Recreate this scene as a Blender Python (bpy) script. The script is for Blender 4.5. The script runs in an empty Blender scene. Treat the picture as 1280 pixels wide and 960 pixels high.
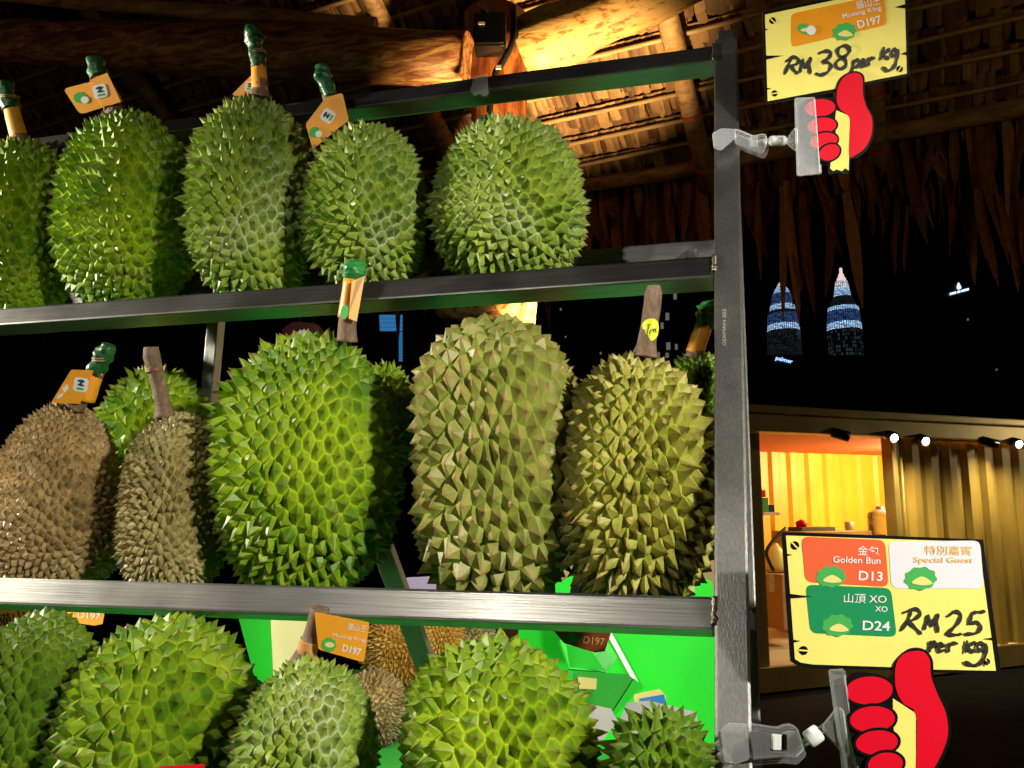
import bpy, bmesh, math, random
import numpy as np
from mathutils import Vector, Matrix, noise as mnoise

# ------------------------------------------------------------------ camera
scene = bpy.context.scene
FPX = 1000.0                                   # focal length in photo pixels (1280 wide)
PSI, THETA = math.radians(14.3), math.radians(8.6)
HC = 1.45
CAM = Vector((0, 0, HC))
FW = Vector((-math.sin(PSI)*math.cos(THETA), math.cos(PSI)*math.cos(THETA), math.sin(THETA)))
RT = Vector((math.cos(PSI), math.sin(PSI), 0))
UP = RT.cross(FW)
camd = bpy.data.cameras.new('camera'); camd.sensor_width = 36; camd.lens = 36*FPX/1280
camd.clip_start = 0.02; camd.clip_end = 5000
camo = bpy.data.objects.new('camera', camd); scene.collection.objects.link(camo)
camo.matrix_world = Matrix(((RT.x, UP.x, -FW.x, CAM.x), (RT.y, UP.y, -FW.y, CAM.y), (RT.z, UP.z, -FW.z, CAM.z), (0, 0, 0, 1)))
scene.camera = camo
# ------------------------------------------------------------------ night sky, moonlight, exposure
world = bpy.data.worlds.new('World'); scene.world = world; world.use_nodes = True
wn = world.node_tree; wn.nodes.clear()
sky = wn.nodes.new('ShaderNodeTexSky'); sky.sky_type = 'NISHITA'; sky.sun_disc = False
sky.sun_elevation = math.radians(-4); sky.sun_rotation = math.radians(200)
bg = wn.nodes.new('ShaderNodeBackground'); bg.inputs['Strength'].default_value = 0.004
wo = wn.nodes.new('ShaderNodeOutputWorld')
wn.links.new(sky.outputs[0], bg.inputs[0]); wn.links.new(bg.outputs[0], wo.inputs[0])
scene.view_settings.view_transform = 'Standard'; scene.view_settings.look = 'None'
scene.view_settings.exposure = 0.0; scene.view_settings.gamma = 1.0
scene.view_settings.use_curve_mapping = False
scene.render.engine = 'CYCLES'
scene.cycles.use_denoising = True
scene.cycles.max_bounces = 8; scene.cycles.transmission_bounces = 8; scene.cycles.transparent_max_bounces = 8
scene.cycles.caustics_reflective = False; scene.cycles.caustics_refractive = False
scene.cycles.sample_clamp_indirect = 4.0

def lamp(name, kind, loc, energy, color, target=None, size=0.05, spot=60, blend=0.4):
    d = bpy.data.lights.new(name, kind); d.energy = energy; d.color = color
    if kind == 'SPOT':
        d.spot_size = math.radians(spot); d.spot_blend = blend; d.shadow_soft_size = size
    elif kind == 'POINT':
        d.shadow_soft_size = size
    o = bpy.data.objects.new(name, d); scene.collection.objects.link(o); o.location = loc
    if target is not None:
        o.rotation_euler = (Vector(target)-Vector(loc)).to_track_quat('-Z', 'Y').to_euler()
    return o
# a soft front fill, then the stall's own lamps: spotlights under the stall roof on either side of the customers, one over the table behind the rack,
# one warm uplighter at the log post; the warm roof fills are added, out of view
lamp('stall_and_fill_spot', 'SPOT', (-0.75, -1.30, 2.60), 34, (1.0, 0.94, 0.78), (-0.55, 0.85, 1.60), 0.04, 50)  # soft front fill, added to lift the tags and the post
lamp('stall_and_fill_spot', 'SPOT', (-1.95, 0.34, 1.95), 205, (1.0, 0.93, 0.74), (-0.45, 0.80, 1.50), 0.04, 70)
lamp('stall_and_fill_spot', 'SPOT', (1.12, -0.22, 1.95), 135, (1.0, 0.95, 0.80), (0.02, 0.72, 1.45), 0.04, 46, 0.8)
lamp('stall_and_fill_spot', 'SPOT', (0.30, 1.35, 2.75), 115, (1.0, 0.98, 0.92), (-0.05, 1.60, 1.0), 0.05, 62)
lamp('warm_roof_fill', 'POINT', (2.3, 0.9, 2.3), 22, (1.0, 0.62, 0.26), None, 0.06)  # added fill out of view, warms the thatch on the right
lamp('warm_roof_fill', 'POINT', (-3.0, 1.2, 2.5), 5, (1.0, 0.58, 0.26), None, 0.06)  # added fill out of view, lifts the log beam on the left

# ------------------------------------------------------------------ pixel helpers
def ray(px, py): return FW + RT*((px-640)/FPX) + UP*((480-py)/FPX)
def at(px, py, Z): return CAM + ray(px, py)*Z
def at_Y(px, py, Y):
    d = ray(px, py); return CAM + d*(Y/d.y)
def at_z(px, py, z):
    d = ray(px, py); return CAM + d*((z-HC)/d.z)
def on_plane(px, py, p0, n):
    d = ray(px, py); return CAM + d*((p0-CAM).dot(n)/d.dot(n))
def depth(p): return (p-CAM).dot(FW)

# ------------------------------------------------------------------ object helpers
def link(o): scene.collection.objects.link(o); return o
def mesh_obj(name, verts, faces, m=None, parent=None, smooth=False):
    me = bpy.data.meshes.new(name); me.from_pydata([tuple(v) for v in verts], [], faces); me.update()
    if m:
        for k in (m if isinstance(m, (list, tuple)) else [m]): me.materials.append(k)
    if smooth: me.shade_smooth()
    o = link(bpy.data.objects.new(name, me))
    if parent: put(o, parent)
    return o
def put(o, parent):
    # parts are modelled where they stand, so a part's world matrix is its own basis
    o.parent = parent
    o.matrix_parent_inverse = Matrix.Translation(-parent.location) if parent.type == 'EMPTY' else Matrix()
    return o
def bm_obj(name, bm, m=None, parent=None, smooth=False):
    me = bpy.data.meshes.new(name); bm.to_mesh(me); bm.free()
    if m:
        for k in (m if isinstance(m, (list, tuple)) else [m]): me.materials.append(k)
    if smooth: me.shade_smooth()
    o = link(bpy.data.objects.new(name, me))
    if parent: put(o, parent)
    return o
def tag(o, label, cat=None, group=None, kind=None):
    if label: o['label'] = label
    if cat: o['category'] = cat
    if group: o['group'] = group
    if kind: o['kind'] = kind
    return o
def thing(name, loc, label, cat, group=None):
    e = link(bpy.data.objects.new(name, None)); e.location = loc; e.empty_display_size = 0.05
    return tag(e, label, cat, group)

def box_bm(bm, c, ax, ay, az, hx, hy, hz, bev=0.0):
    c = Vector(c); vs = []
    for sx in (-1, 1):
        for sy in (-1, 1):
            for sz in (-1, 1):
                vs.append(bm.verts.new(c + ax*hx*sx + ay*hy*sy + az*hz*sz))
    fs = [bm.faces.new([vs[i] for i in f]) for f in ((0,1,3,2),(4,6,7,5),(0,4,5,1),(2,3,7,6),(0,2,6,4),(1,5,7,3))]
    if bev:
        es = list({e for f in fs for e in f.edges})
        bmesh.ops.bevel(bm, geom=es, offset=bev, segments=2, affect='EDGES', profile=0.7)
    return bm
XA, YA, ZA = Vector((1,0,0)), Vector((0,1,0)), Vector((0,0,1))
def box(name, c, hs, m, parent=None, axes=(XA, YA, ZA), bev=0.0):
    bm = bmesh.new(); box_bm(bm, c, *axes, *hs, bev)
    bmesh.ops.recalc_face_normals(bm, faces=bm.faces)
    return bm_obj(name, bm, m, parent)

def catmull(pts, n=6):
    pts = [Vector(p) for p in pts]
    if len(pts) < 3:
        return [pts[0].lerp(pts[-1], i/n) for i in range(n+1)]
    out = []
    P = [pts[0]*2-pts[1]] + pts + [pts[-1]*2-pts[-2]]
    for i in range(1, len(P)-2):
        a, b, c, d = P[i-1], P[i], P[i+1], P[i+2]
        for k in range(n):
            t = k/n
            out.append(0.5*((2*b)+(c-a)*t+(2*a-5*b+4*c-d)*t*t+(3*b-a-3*c+d)*t**3))
    out.append(pts[-1]); return out
def tube_data(pts, radii, seg=12, jit=0.0, seed=0, cap=True):
    rnd = random.Random(seed); pts = [Vector(p) for p in pts]
    V, Fc = [], []
    ref = None
    for i, p in enumerate(pts):
        t = (pts[min(i+1, len(pts)-1)]-pts[max(i-1, 0)]).normalized()
        if ref is None: ref = t.orthogonal().normalized()
        ref = (ref - t*ref.dot(t)).normalized(); b = t.cross(ref)
        for k in range(seg):
            a = 2*math.pi*k/seg
            r = radii[i]
            if jit: r *= 1 + jit*mnoise.noise(Vector((math.cos(a)*1.3+seed*7.1, math.sin(a)*1.3, i*0.35)))
            V.append(p + (ref*math.cos(a)+b*math.sin(a))*r)
    n = len(pts)
    for i in range(n-1):
        for k in range(seg):
            k2 = (k+1) % seg
            Fc.append((i*seg+k, i*seg+k2, (i+1)*seg+k2, (i+1)*seg+k))
    if cap:
        Fc.append(tuple(range(seg-1, -1, -1))); Fc.append(tuple((n-1)*seg+k for k in range(seg)))
    return V, Fc
def tube(name, pts, radii, m, parent=None, seg=12, jit=0.0, seed=0, smooth=True):
    if not isinstance(radii, (list, tuple)): radii = [radii]*len(pts)
    V, Fc = tube_data(pts, radii, seg, jit, seed)
    o = mesh_obj(name, V, Fc, m, parent)
    if smooth:
        me = o.data
        me.polygons.foreach_set('use_smooth', [len(p.vertices) == 4 for p in me.polygons])
    return o

# ------------------------------------------------------------------ materials
MATS = {}
def new_mat(name):
    m = bpy.data.materials.new(name); m.use_nodes = True; MATS[name] = m
    nt = m.node_tree; b = nt.nodes['Principled BSDF']; return m, nt, b
def N(nt, t, **kw):
    n = nt.nodes.new(t)
    for k, v in kw.items():
        if k in n.inputs: n.inputs[k].default_value = v
        else: setattr(n, k, v)
    return n
def ramp(nt, fac, stops):
    r = nt.nodes.new('ShaderNodeValToRGB'); e = r.color_ramp.elements
    while len(e) < len(stops): e.new(0.5)
    for i, (p, c) in enumerate(stops): e[i].position = p; e[i].color = (*c, 1) if len(c) == 3 else c
    nt.links.new(fac, r.inputs[0]); return r
def simple(name, col, rough=0.5, metal=0.0, spec=0.5, var=0.0, scale=20, bump=0.0, bscale=60, emit=None, es=0, coat=0):
    m, nt, b = new_mat(name)
    b.inputs['Base Color'].default_value = (*col, 1); b.inputs['Roughness'].default_value = rough
    b.inputs['Metallic'].default_value = metal; b.inputs['Specular IOR Level'].default_value = spec
    b.inputs['Coat Weight'].default_value = coat
    if var:
        tc = N(nt, 'ShaderNodeTexCoord'); nz = N(nt, 'ShaderNodeTexNoise', Scale=scale, Detail=6.0, Roughness=0.6)
        nt.links.new(tc.outputs['Object'], nz.inputs['Vector'])
        r = ramp(nt, nz.outputs[0], [(0.3, tuple(c*(1-var) for c in col)), (0.7, tuple(min(1, c*(1+var)) for c in col))])
        nt.links.new(r.outputs[0], b.inputs['Base Color'])
    if bump:
        tc = N(nt, 'ShaderNodeTexCoord'); nz = N(nt, 'ShaderNodeTexNoise', Scale=bscale, Detail=5.0)
        nt.links.new(tc.outputs['Object'], nz.inputs['Vector'])
        bp = N(nt, 'ShaderNodeBump', Strength=bump, Distance=0.002); nt.links.new(nz.outputs[0], bp.inputs['Height'])
        nt.links.new(bp.outputs[0], b.inputs['Normal'])
    if emit:
        b.inputs['Emission Color'].default_value = (*emit, 1); b.inputs['Emission Strength'].default_value = es
    return m

def steel(name, stretch, base=0.42, rough=0.33):
    m, nt, b = new_mat(name)
    tc = N(nt, 'ShaderNodeTexCoord'); mp = N(nt, 'ShaderNodeMapping'); mp.inputs['Scale'].default_value = stretch
    nz = N(nt, 'ShaderNodeTexNoise', Scale=1.0, Detail=4.0); nz2 = N(nt, 'ShaderNodeTexNoise', Scale=9.0, Detail=5.0)
    nt.links.new(tc.outputs['Object'], mp.inputs[0]); nt.links.new(mp.outputs[0], nz.inputs['Vector'])
    nt.links.new(tc.outputs['Object'], nz2.inputs['Vector'])
    b.inputs['Metallic'].default_value = 1.0
    r = ramp(nt, nz.outputs[0], [(0.3, (base*0.8,)*3), (0.7, (base*1.15, base*1.12, base*1.06))])
    nt.links.new(r.outputs[0], b.inputs['Base Color'])
    mx = N(nt, 'ShaderNodeMath', operation='MULTIPLY_ADD'); nt.links.new(nz2.outputs[0], mx.inputs[0])
    mx.inputs[1].default_value = 0.28; mx.inputs[2].default_value = rough-0.14
    nt.links.new(mx.outputs[0], b.inputs['Roughness'])
    bp = N(nt, 'ShaderNodeBump', Strength=0.16, Distance=0.001)
    nt.links.new(nz.outputs[0], bp.inputs['Height']); nt.links.new(bp.outputs[0], b.inputs['Normal'])
    return m
STEEL_X = steel('brushed_steel_rail', (14, 700, 700), 0.31, 0.34)
STEEL_Z = steel('brushed_steel_post', (700, 700, 14), 0.36, 0.42)
STEEL_R = steel('dull_steel', (14, 700, 700), 0.16, 0.5)
WELD = simple('weld_bead', (0.25, 0.22, 0.18), 0.35, 1.0, bump=0.8, bscale=400)

def wood(name, cols, scale=(3, 3, 14), rough=0.6, bump=0.4, axis_noise=2.2):
    m, nt, b = new_mat(name)
    tc = N(nt, 'ShaderNodeTexCoord'); mp = N(nt, 'ShaderNodeMapping'); mp.inputs['Scale'].default_value = scale
    nz = N(nt, 'ShaderNodeTexNoise', Scale=axis_noise, Detail=8.0, Roughness=0.65, Distortion=0.6)
    nt.links.new(tc.outputs['Object'], mp.inputs[0]); nt.links.new(mp.outputs[0], nz.inputs['Vector'])
    r = ramp(nt, nz.outputs[0], cols); nt.links.new(r.outputs[0], b.inputs['Base Color'])
    b.inputs['Roughness'].default_value = rough
    bp = N(nt, 'ShaderNodeBump', Strength=bump, Distance=0.01); nt.links.new(nz.outputs[0], bp.inputs['Height'])
    nt.links.new(bp.outputs[0], b.inputs['Normal'])
    return m
LOGPOST = wood('peeled_log_red', [(0.32, (0.06, 0.014, 0.006)), (0.46, (0.20, 0.055, 0.018)), (0.56, (0.36, 0.13, 0.035)), (0.72, (0.5, 0.24, 0.08))], (9, 9, 2.2), 0.45)
LOGBEAM = wood('peeled_log_brown', [(0.36, (0.09, 0.03, 0.012)), (0.47, (0.20, 0.075, 0.028)), (0.56, (0.38, 0.20, 0.075)), (0.7, (0.5, 0.31, 0.13))], (3.5, 17, 19), 0.55)
LOGPALE = wood('peeled_log_pale', [(0.3, (0.14, 0.045, 0.012)), (0.40, (0.30, 0.12, 0.035)), (0.47, (0.56, 0.34, 0.12)), (0.72, (0.66, 0.44, 0.18))], (6, 15, 17), 0.55)
POLE = wood('pole_wood', [(0.32, (0.09, 0.045, 0.02)), (0.5, (0.30, 0.18, 0.08)), (0.7, (0.42, 0.28, 0.13))], (3, 12, 12), 0.65)
BATTEN = wood('batten_wood', [(0.3, (0.22, 0.14, 0.065)), (0.7, (0.48, 0.34, 0.17))], (2, 20, 20), 0.6, 0.2)
STEMBARK = wood('stem_bark', [(0.3, (0.10, 0.055, 0.032)), (0.5, (0.19, 0.115, 0.07)), (0.72, (0.30, 0.21, 0.14))], (160, 160, 60), 0.75, 0.5, 1.0)
def leafmat(name, dark, mid, light):
    m, nt, b = new_mat(name)
    at_ = N(nt, 'ShaderNodeAttribute', attribute_name='rnd'); tc = N(nt, 'ShaderNodeTexCoord')
    nz = N(nt, 'ShaderNodeTexNoise', Scale=18.0, Detail=5.0); nt.links.new(tc.outputs['Object'], nz.inputs['Vector'])
    a = N(nt, 'ShaderNodeMath', operation='ADD'); nt.links.new(at_.outputs['Fac'], a.inputs[0]); nt.links.new(nz.outputs[0], a.inputs[1])
    h = N(nt, 'ShaderNodeMath', operation='MULTIPLY'); nt.links.new(a.outputs[0], h.inputs[0]); h.inputs[1].default_value = 0.5
    r = ramp(nt, h.outputs[0], [(0.25, dark), (0.5, mid), (0.75, light)]); nt.links.new(r.outputs[0], b.inputs['Base Color'])
    b.inputs['Roughness'].default_value = 0.6; b.inputs['Specular IOR Level'].default_value = 0.3
    return m
THATCH = leafmat('dry_nipa_thatch', (0.07, 0.034, 0.015), (0.18, 0.095, 0.042), (0.33, 0.20, 0.09))
FRINGE = leafmat('hanging_palm_leaf', (0.06, 0.02, 0.009), (0.16, 0.062, 0.025), (0.30, 0.16, 0.075))
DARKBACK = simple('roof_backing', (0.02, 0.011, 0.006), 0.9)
REDTIE = simple('red_raffia', (0.55, 0.05, 0.03), 0.5)
BLACKPL = simple('black_plastic', (0.008, 0.008, 0.009), 0.22)
CABLE = simple('black_cable', (0.012, 0.012, 0.010), 0.4)
YELLOWB = simple('print_yellow', (0.92, 0.80, 0.20), 0.35, spec=0.12, var=0.04, scale=40)
INK = simple('print_black', (0.006, 0.006, 0.006), 0.35, spec=0.12)
MARKER = simple('marker_ink', (0.008, 0.007, 0.004), 0.5)
REDP = simple('print_red', (0.72, 0.004, 0.022), 0.45, spec=0.12)
ORANGEP = simple('print_orange', (0.85, 0.32, 0.015), 0.4, spec=0.12, var=0.05, scale=60)
CORALP = simple('print_coral', (0.80, 0.13, 0.05), 0.4, spec=0.12)
GREENP = simple('print_green', (0.015, 0.27, 0.10), 0.4, spec=0.12)
WHITEP = simple('print_white', (0.82, 0.82, 0.80), 0.4, spec=0.12)
LILACP = simple('print_pale_lilac', (0.78, 0.76, 0.84), 0.35, spec=0.12)
LGREEN = simple('print_leaf_green', (0.07, 0.42, 0.10), 0.4, spec=0.12)
CREAMP = simple('print_cream', (0.85, 0.72, 0.25), 0.4, spec=0.12)
TANP = simple('print_tan', (0.86, 0.52, 0.18), 0.4, spec=0.12)
NAVYP = simple('print_navy', (0.02, 0.06, 0.14), 0.4, spec=0.12)
TAPE_G = simple('green_tape', (0.010, 0.085, 0.020), 0.36, var=0.35, scale=80, bump=0.9, bscale=120)
TAPE_L = simple('green_tape_bright', (0.03, 0.22, 0.05), 0.28, var=0.4, scale=80, bump=0.9, bscale=120)
TAGO = simple('tag_orange', (0.92, 0.38, 0.025), 0.42, var=0.07, scale=50)
TAGBACK = simple('tag_kraft', (0.55, 0.27, 0.09), 0.6)
STICKER = simple('sticker_yellow', (0.72, 0.80, 0.03), 0.5)
TWINE = simple('twine', (0.30, 0.20, 0.09), 0.7)
BOXGREEN = simple('green_carton', (0.012, 0.62, 0.022), 0.45, var=0.06, scale=9)
BOXGREEN2 = simple('green_carton_fold', (0.03, 0.42, 0.04), 0.4, var=0.1, scale=12)
CARD = simple('brown_cardboard', (0.40, 0.25, 0.12), 0.8, var=0.12, scale=30)
GREYCARD = simple('grey_board', (0.5, 0.49, 0.47), 0.6, var=0.1, scale=25)
CREAMCARD = simple('cream_board', (0.72, 0.66, 0.34), 0.5)
BLUEP = simple('blue_print', (0.04, 0.24, 0.65), 0.4)
def glass(name, rough, tint=(1, 1, 1), white=0.0):
    m, nt, b = new_mat(name)
    b.inputs['Base Color'].default_value = (*tint, 1); b.inputs['Roughness'].default_value = rough
    b.inputs['Transmission Weight'].default_value = 1-white; b.inputs['IOR'].default_value = 1.46
    return m
def plastic(name, body, col=(0.85, 0.88, 0.92), rough=0.12):
    """thin clear plastic: mostly see-through, glossy, edges catching light"""
    m, nt, b = new_mat(name)
    b.inputs['Base Color'].default_value = (*col, 1); b.inputs['Roughness'].default_value = rough
    tr = N(nt, 'ShaderNodeBsdfTransparent'); fr = N(nt, 'ShaderNodeFresnel', IOR=1.5); mx = N(nt, 'ShaderNodeMixShader')
    ad = N(nt, 'ShaderNodeMath', operation='MULTIPLY_ADD', use_clamp=True); nt.links.new(fr.outputs[0], ad.inputs[0]); ad.inputs[1].default_value = 0.9; ad.inputs[2].default_value = body
    nt.links.new(ad.outputs[0], mx.inputs[0]); nt.links.new(tr.outputs[0], mx.inputs[1]); nt.links.new(b.outputs[0], mx.inputs[2])
    nt.links.new(mx.outputs[0], nt.nodes['Material Output'].inputs['Surface']); return m
CLEAR = plastic('clear_acrylic', 0.07)
WHITENED = plastic('whitened_acrylic', 0.13)  # whiter body paints in the glare on the upper sign's holder strip
CLOUDY = plastic('milky_acrylic', 0.17, rough=0.3)
NYLON = simple('white_nylon', (0.80, 0.80, 0.79), 0.35)

def durian_mat(name, groove, body, body2, tip, bloom=0.0, brown=0.2):
    m, nt, b = new_mat(name)
    at_ = N(nt, 'ShaderNodeAttribute', attribute_name='dat'); sp = N(nt, 'ShaderNodeSeparateColor')
    nt.links.new(at_.outputs['Color'], sp.inputs[0])
    tc = N(nt, 'ShaderNodeTexCoord')
    big = N(nt, 'ShaderNodeTexNoise', Scale=11.0, Detail=3.0); nt.links.new(tc.outputs['Object'], big.inputs['Vector'])
    fine = N(nt, 'ShaderNodeTexNoise', Scale=160.0, Detail=4.0, Roughness=0.7); nt.links.new(tc.outputs['Object'], fine.inputs['Vector'])
    # body colour varies from spine to spine and patch to patch
    s = N(nt, 'ShaderNodeMath', operation='MULTIPLY_ADD'); nt.links.new(sp.outputs[1], s.inputs[0]); s.inputs[1].default_value = 0.45
    nt.links.new(big.outputs[0], s.inputs[2])
    s2 = N(nt, 'ShaderNodeMath', operation='MULTIPLY_ADD'); nt.links.new(fine.outputs[0], s2.inputs[0]); s2.inputs[1].default_value = 0.3
    nt.links.new(s.outputs[0], s2.inputs[2])
    rb = ramp(nt, s2.outputs[0], [(0.62, body), (1.05, body2)])
    # groove at the foot of the spines -> flank -> dry tip
    hj = N(nt, 'ShaderNodeMath', operation='MULTIPLY_ADD'); nt.links.new(fine.outputs[0], hj.inputs[0]); hj.inputs[1].default_value = 0.22
    nt.links.new(sp.outputs[0], hj.inputs[2])
    r0 = ramp(nt, hj.outputs[0], [(0.09, (1, 1, 1)), (0.36, (0, 0, 0))])
    gb = ramp(nt, big.outputs[0], [(0.36, (0.25,)*3), (0.62, (0.95,)*3)]); gm = N(nt, 'ShaderNodeMath', operation='MULTIPLY')
    nt.links.new(r0.outputs[0], gm.inputs[0]); nt.links.new(gb.outputs[0], gm.inputs[1])
    mx = N(nt, 'ShaderNodeMix', data_type='RGBA'); nt.links.new(gm.outputs[0], mx.inputs[0]); nt.links.new(rb.outputs[0], mx.inputs[6])
    mx.inputs[7].default_value = (*groove, 1)
    r1 = ramp(nt, hj.outputs[0], [(0.80, (0, 0, 0)), (1.12, (1, 1, 1))])
    mx2 = N(nt, 'ShaderNodeMix', data_type='RGBA'); nt.links.new(r1.outputs[0], mx2.inputs[0]); nt.links.new(mx.outputs[2], mx2.inputs[6])
    mx2.inputs[7].default_value = (*tip, 1)
    last = mx2.outputs[2]
    # scuffed dry patches
    bn = N(nt, 'ShaderNodeTexNoise', Scale=24.0, Detail=5.0, Roughness=0.7); nt.links.new(tc.outputs['Object'], bn.inputs['Vector'])
    r2 = ramp(nt, bn.outputs[0], [(0.56, (0, 0, 0)), (0.72, (brown,)*3)])
    mx3 = N(nt, 'ShaderNodeMix', data_type='RGBA'); nt.links.new(r2.outputs[0], mx3.inputs[0]); nt.links.new(last, mx3.inputs[6])
    mx3.inputs[7].default_value = (0.23, 0.15, 0.07, 1); last = mx3.outputs[2]
    if bloom:
        w = N(nt, 'ShaderNodeTexNoise', Scale=15.0, Detail=2.0); nt.links.new(tc.outputs['Object'], w.inputs['Vector'])
        rw = ramp(nt, w.outputs[0], [(0.47, (0, 0, 0)), (0.62, (bloom,)*3)])
        rh = ramp(nt, hj.outputs[0], [(0.10, (1, 1, 1)), (0.34, (0.04,)*3)])
        mm = N(nt, 'ShaderNodeMath', operation='MULTIPLY'); nt.links.new(rw.outputs[0], mm.inputs[0]); nt.links.new(rh.outputs[0], mm.inputs[1])
        mx4 = N(nt, 'ShaderNodeMix', data_type='RGBA'); nt.links.new(mm.outputs[0], mx4.inputs[0]); nt.links.new(last, mx4.inputs[6])
        mx4.inputs[7].default_value = (0.55, 0.57, 0.46, 1); last = mx4.outputs[2]
    nt.links.new(last, b.inputs['Base Color'])
    rr = N(nt, 'ShaderNodeMath', operation='MULTIPLY_ADD'); nt.links.new(fine.outputs[0], rr.inputs[0]); rr.inputs[1].default_value = 0.3; rr.inputs[2].default_value = 0.30
    nt.links.new(rr.outputs[0], b.inputs['Roughness']); b.inputs['Specular IOR Level'].default_value = 0.4
    bp = N(nt, 'ShaderNodeBump', Strength=0.35, Distance=0.0015); nt.links.new(fine.outputs[0], bp.inputs['Height']); nt.links.new(bp.outputs[0], b.inputs['Normal'])
    return m
DM = {
 'green':  durian_mat('durian_green', (0.50, 0.60, 0.02), (0.075, 0.20, 0.005), (0.25, 0.38, 0.013), (0.17, 0.11, 0.025)),
 'bloom':  durian_mat('durian_green_bloom', (0.42, 0.52, 0.07), (0.12, 0.23, 0.02), (0.28, 0.38, 0.05), (0.18, 0.13, 0.04), 0.9),
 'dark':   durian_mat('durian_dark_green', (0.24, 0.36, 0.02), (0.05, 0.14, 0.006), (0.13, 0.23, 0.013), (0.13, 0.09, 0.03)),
 'olive':  durian_mat('durian_olive', (0.22, 0.38, 0.02), (0.16, 0.19, 0.025), (0.34, 0.31, 0.08), (0.26, 0.145, 0.05), 0, 0.5),
 'yellow': durian_mat('durian_yellow_olive', (0.34, 0.44, 0.025), (0.22, 0.235, 0.03), (0.42, 0.39, 0.085), (0.24, 0.12, 0.03)),
 'brown':  durian_mat('durian_brown', (0.48, 0.32, 0.12), (0.17, 0.125, 0.045), (0.44, 0.30, 0.13), (0.13, 0.08, 0.035), 0, 0.5),
 'khaki':  durian_mat('durian_khaki', (0.40, 0.32, 0.11), (0.16, 0.14, 0.045), (0.40, 0.33, 0.14), (0.16, 0.11, 0.045), 0, 0.5),
 'gold':   durian_mat('durian_golden', (0.34, 0.17, 0.03), (0.42, 0.20, 0.03), (0.60, 0.35, 0.065), (0.48, 0.26, 0.06)),
}

# ================================================================== SETTING: ground, shelter, container, city
ASPHALT = simple('dark_asphalt', (0.012, 0.012, 0.011), 0.9, spec=0.05, var=0.3, scale=3, bump=0.6, bscale=90)
g = mesh_obj('ground', [(-2500, -40, 0), (2500, -40, 0), (2500, 3000, 0), (-2500, 3000, 0)], [(0, 1, 2, 3)], ASPHALT)
tag(g, 'dark asphalt ground at night under the stall', None, None, 'structure')

# ---- thatched shelter: roof plane given by the eave line
AE = math.radians(11.3)
E = Vector((math.cos(AE), -math.sin(AE), 0)); V = Vector((-math.sin(AE), -math.cos(AE), 0))
PHI = math.radians(31); S = V*math.cos(PHI) + ZA*math.sin(PHI); NR = E.cross(S).normalized()
if NR.z > 0: NR = -NR                       # NR points down into the room
EAVE = at(880, 205, 4.1)                    # a point on the eave pole
shelter = thing('thatched_shelter', (EAVE.x, EAVE.y, 0), 'dark palm thatched roof on peeled log frame with ragged hanging leaf eave', 'roof')
rnd = random.Random(5)
# eave pole
def line_pts(p, d, a, b, n, wob=0.0, seed=0):
    return [p + d*(a+(b-a)*i/n) + Vector((0, 0, wob*mnoise.noise(Vector((i*0.35, seed*3.3, 0.5))))) for i in range(n+1)]
tube('eave_pole', line_pts(EAVE, E, -5.5, 2.6, 40, 0.02, 1), [0.042+0.006*mnoise.noise(Vector((i*0.4, 2, 3))) for i in range(41)], POLE, shelter, 12, 0.12, 3)
# dark backing
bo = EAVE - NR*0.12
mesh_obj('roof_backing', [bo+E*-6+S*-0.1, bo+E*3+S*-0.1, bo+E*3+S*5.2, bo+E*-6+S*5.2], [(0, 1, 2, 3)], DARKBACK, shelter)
ROWS, GAP = 20, 0.145
def flap_rows():
    for k in range(ROWS):
        p = EAVE + S*(0.13+GAP*k) - NR*0.02
        tube('batten', line_pts(p+NR*0.02, E, -5.5, 2.6, 30, 0.014, 10+k), [0.0095+0.003*rnd.random() for _ in range(31)], BATTEN, shelter, 6)
        Vv, Fc, Rn = [], [], []
        for lay in (0, 1):
            x = -5.5
            while x < 2.6:
                w = rnd.uniform(0.02, 0.055) if lay == 0 else rnd.uniform(0.03, 0.07); sk = rnd.uniform(-0.012, 0.012)
                L = rnd.uniform(0.095, 0.135) if lay == 0 else rnd.uniform(0.16, 0.2)
                top = p + E*x + S*0.02 - NR*(0.004+rnd.uniform(0, 0.006)+0.03*lay)
                dirn = (-S + NR*(rnd.uniform(0.04, 0.15) if lay == 0 else 0.03)).normalized()
                if rnd.random() < 0.04: dirn = (dirn + NR*0.2 + E*rnd.uniform(-.3, .3)).normalized()
                r = rnd.random(); i0 = len(Vv)
                e1, e2 = rnd.uniform(-0.012, 0.004), rnd.uniform(-0.012, 0.004)
                Vv += [top, top+E*w, top+E*(w*0.5)+NR*0.004, top+dirn*(L+e1)+E*sk, top+dirn*(L+e2)+E*(w+sk), top+dirn*L+E*(w*0.5+sk)+NR*0.005]
                Fc += [(i0, i0+2, i0+5, i0+3), (i0+2, i0+1, i0+4, i0+5)]; Rn += [r]*6
                x += w*rnd.uniform(0.85, 1.03)
        o = mesh_obj('thatch_row', Vv, Fc, THATCH, shelter); o['kind'] = 'stuff'
        a = o.data.attributes.new('rnd', 'FLOAT', 'POINT'); a.data.foreach_set('value', Rn)
flap_rows()
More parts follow.
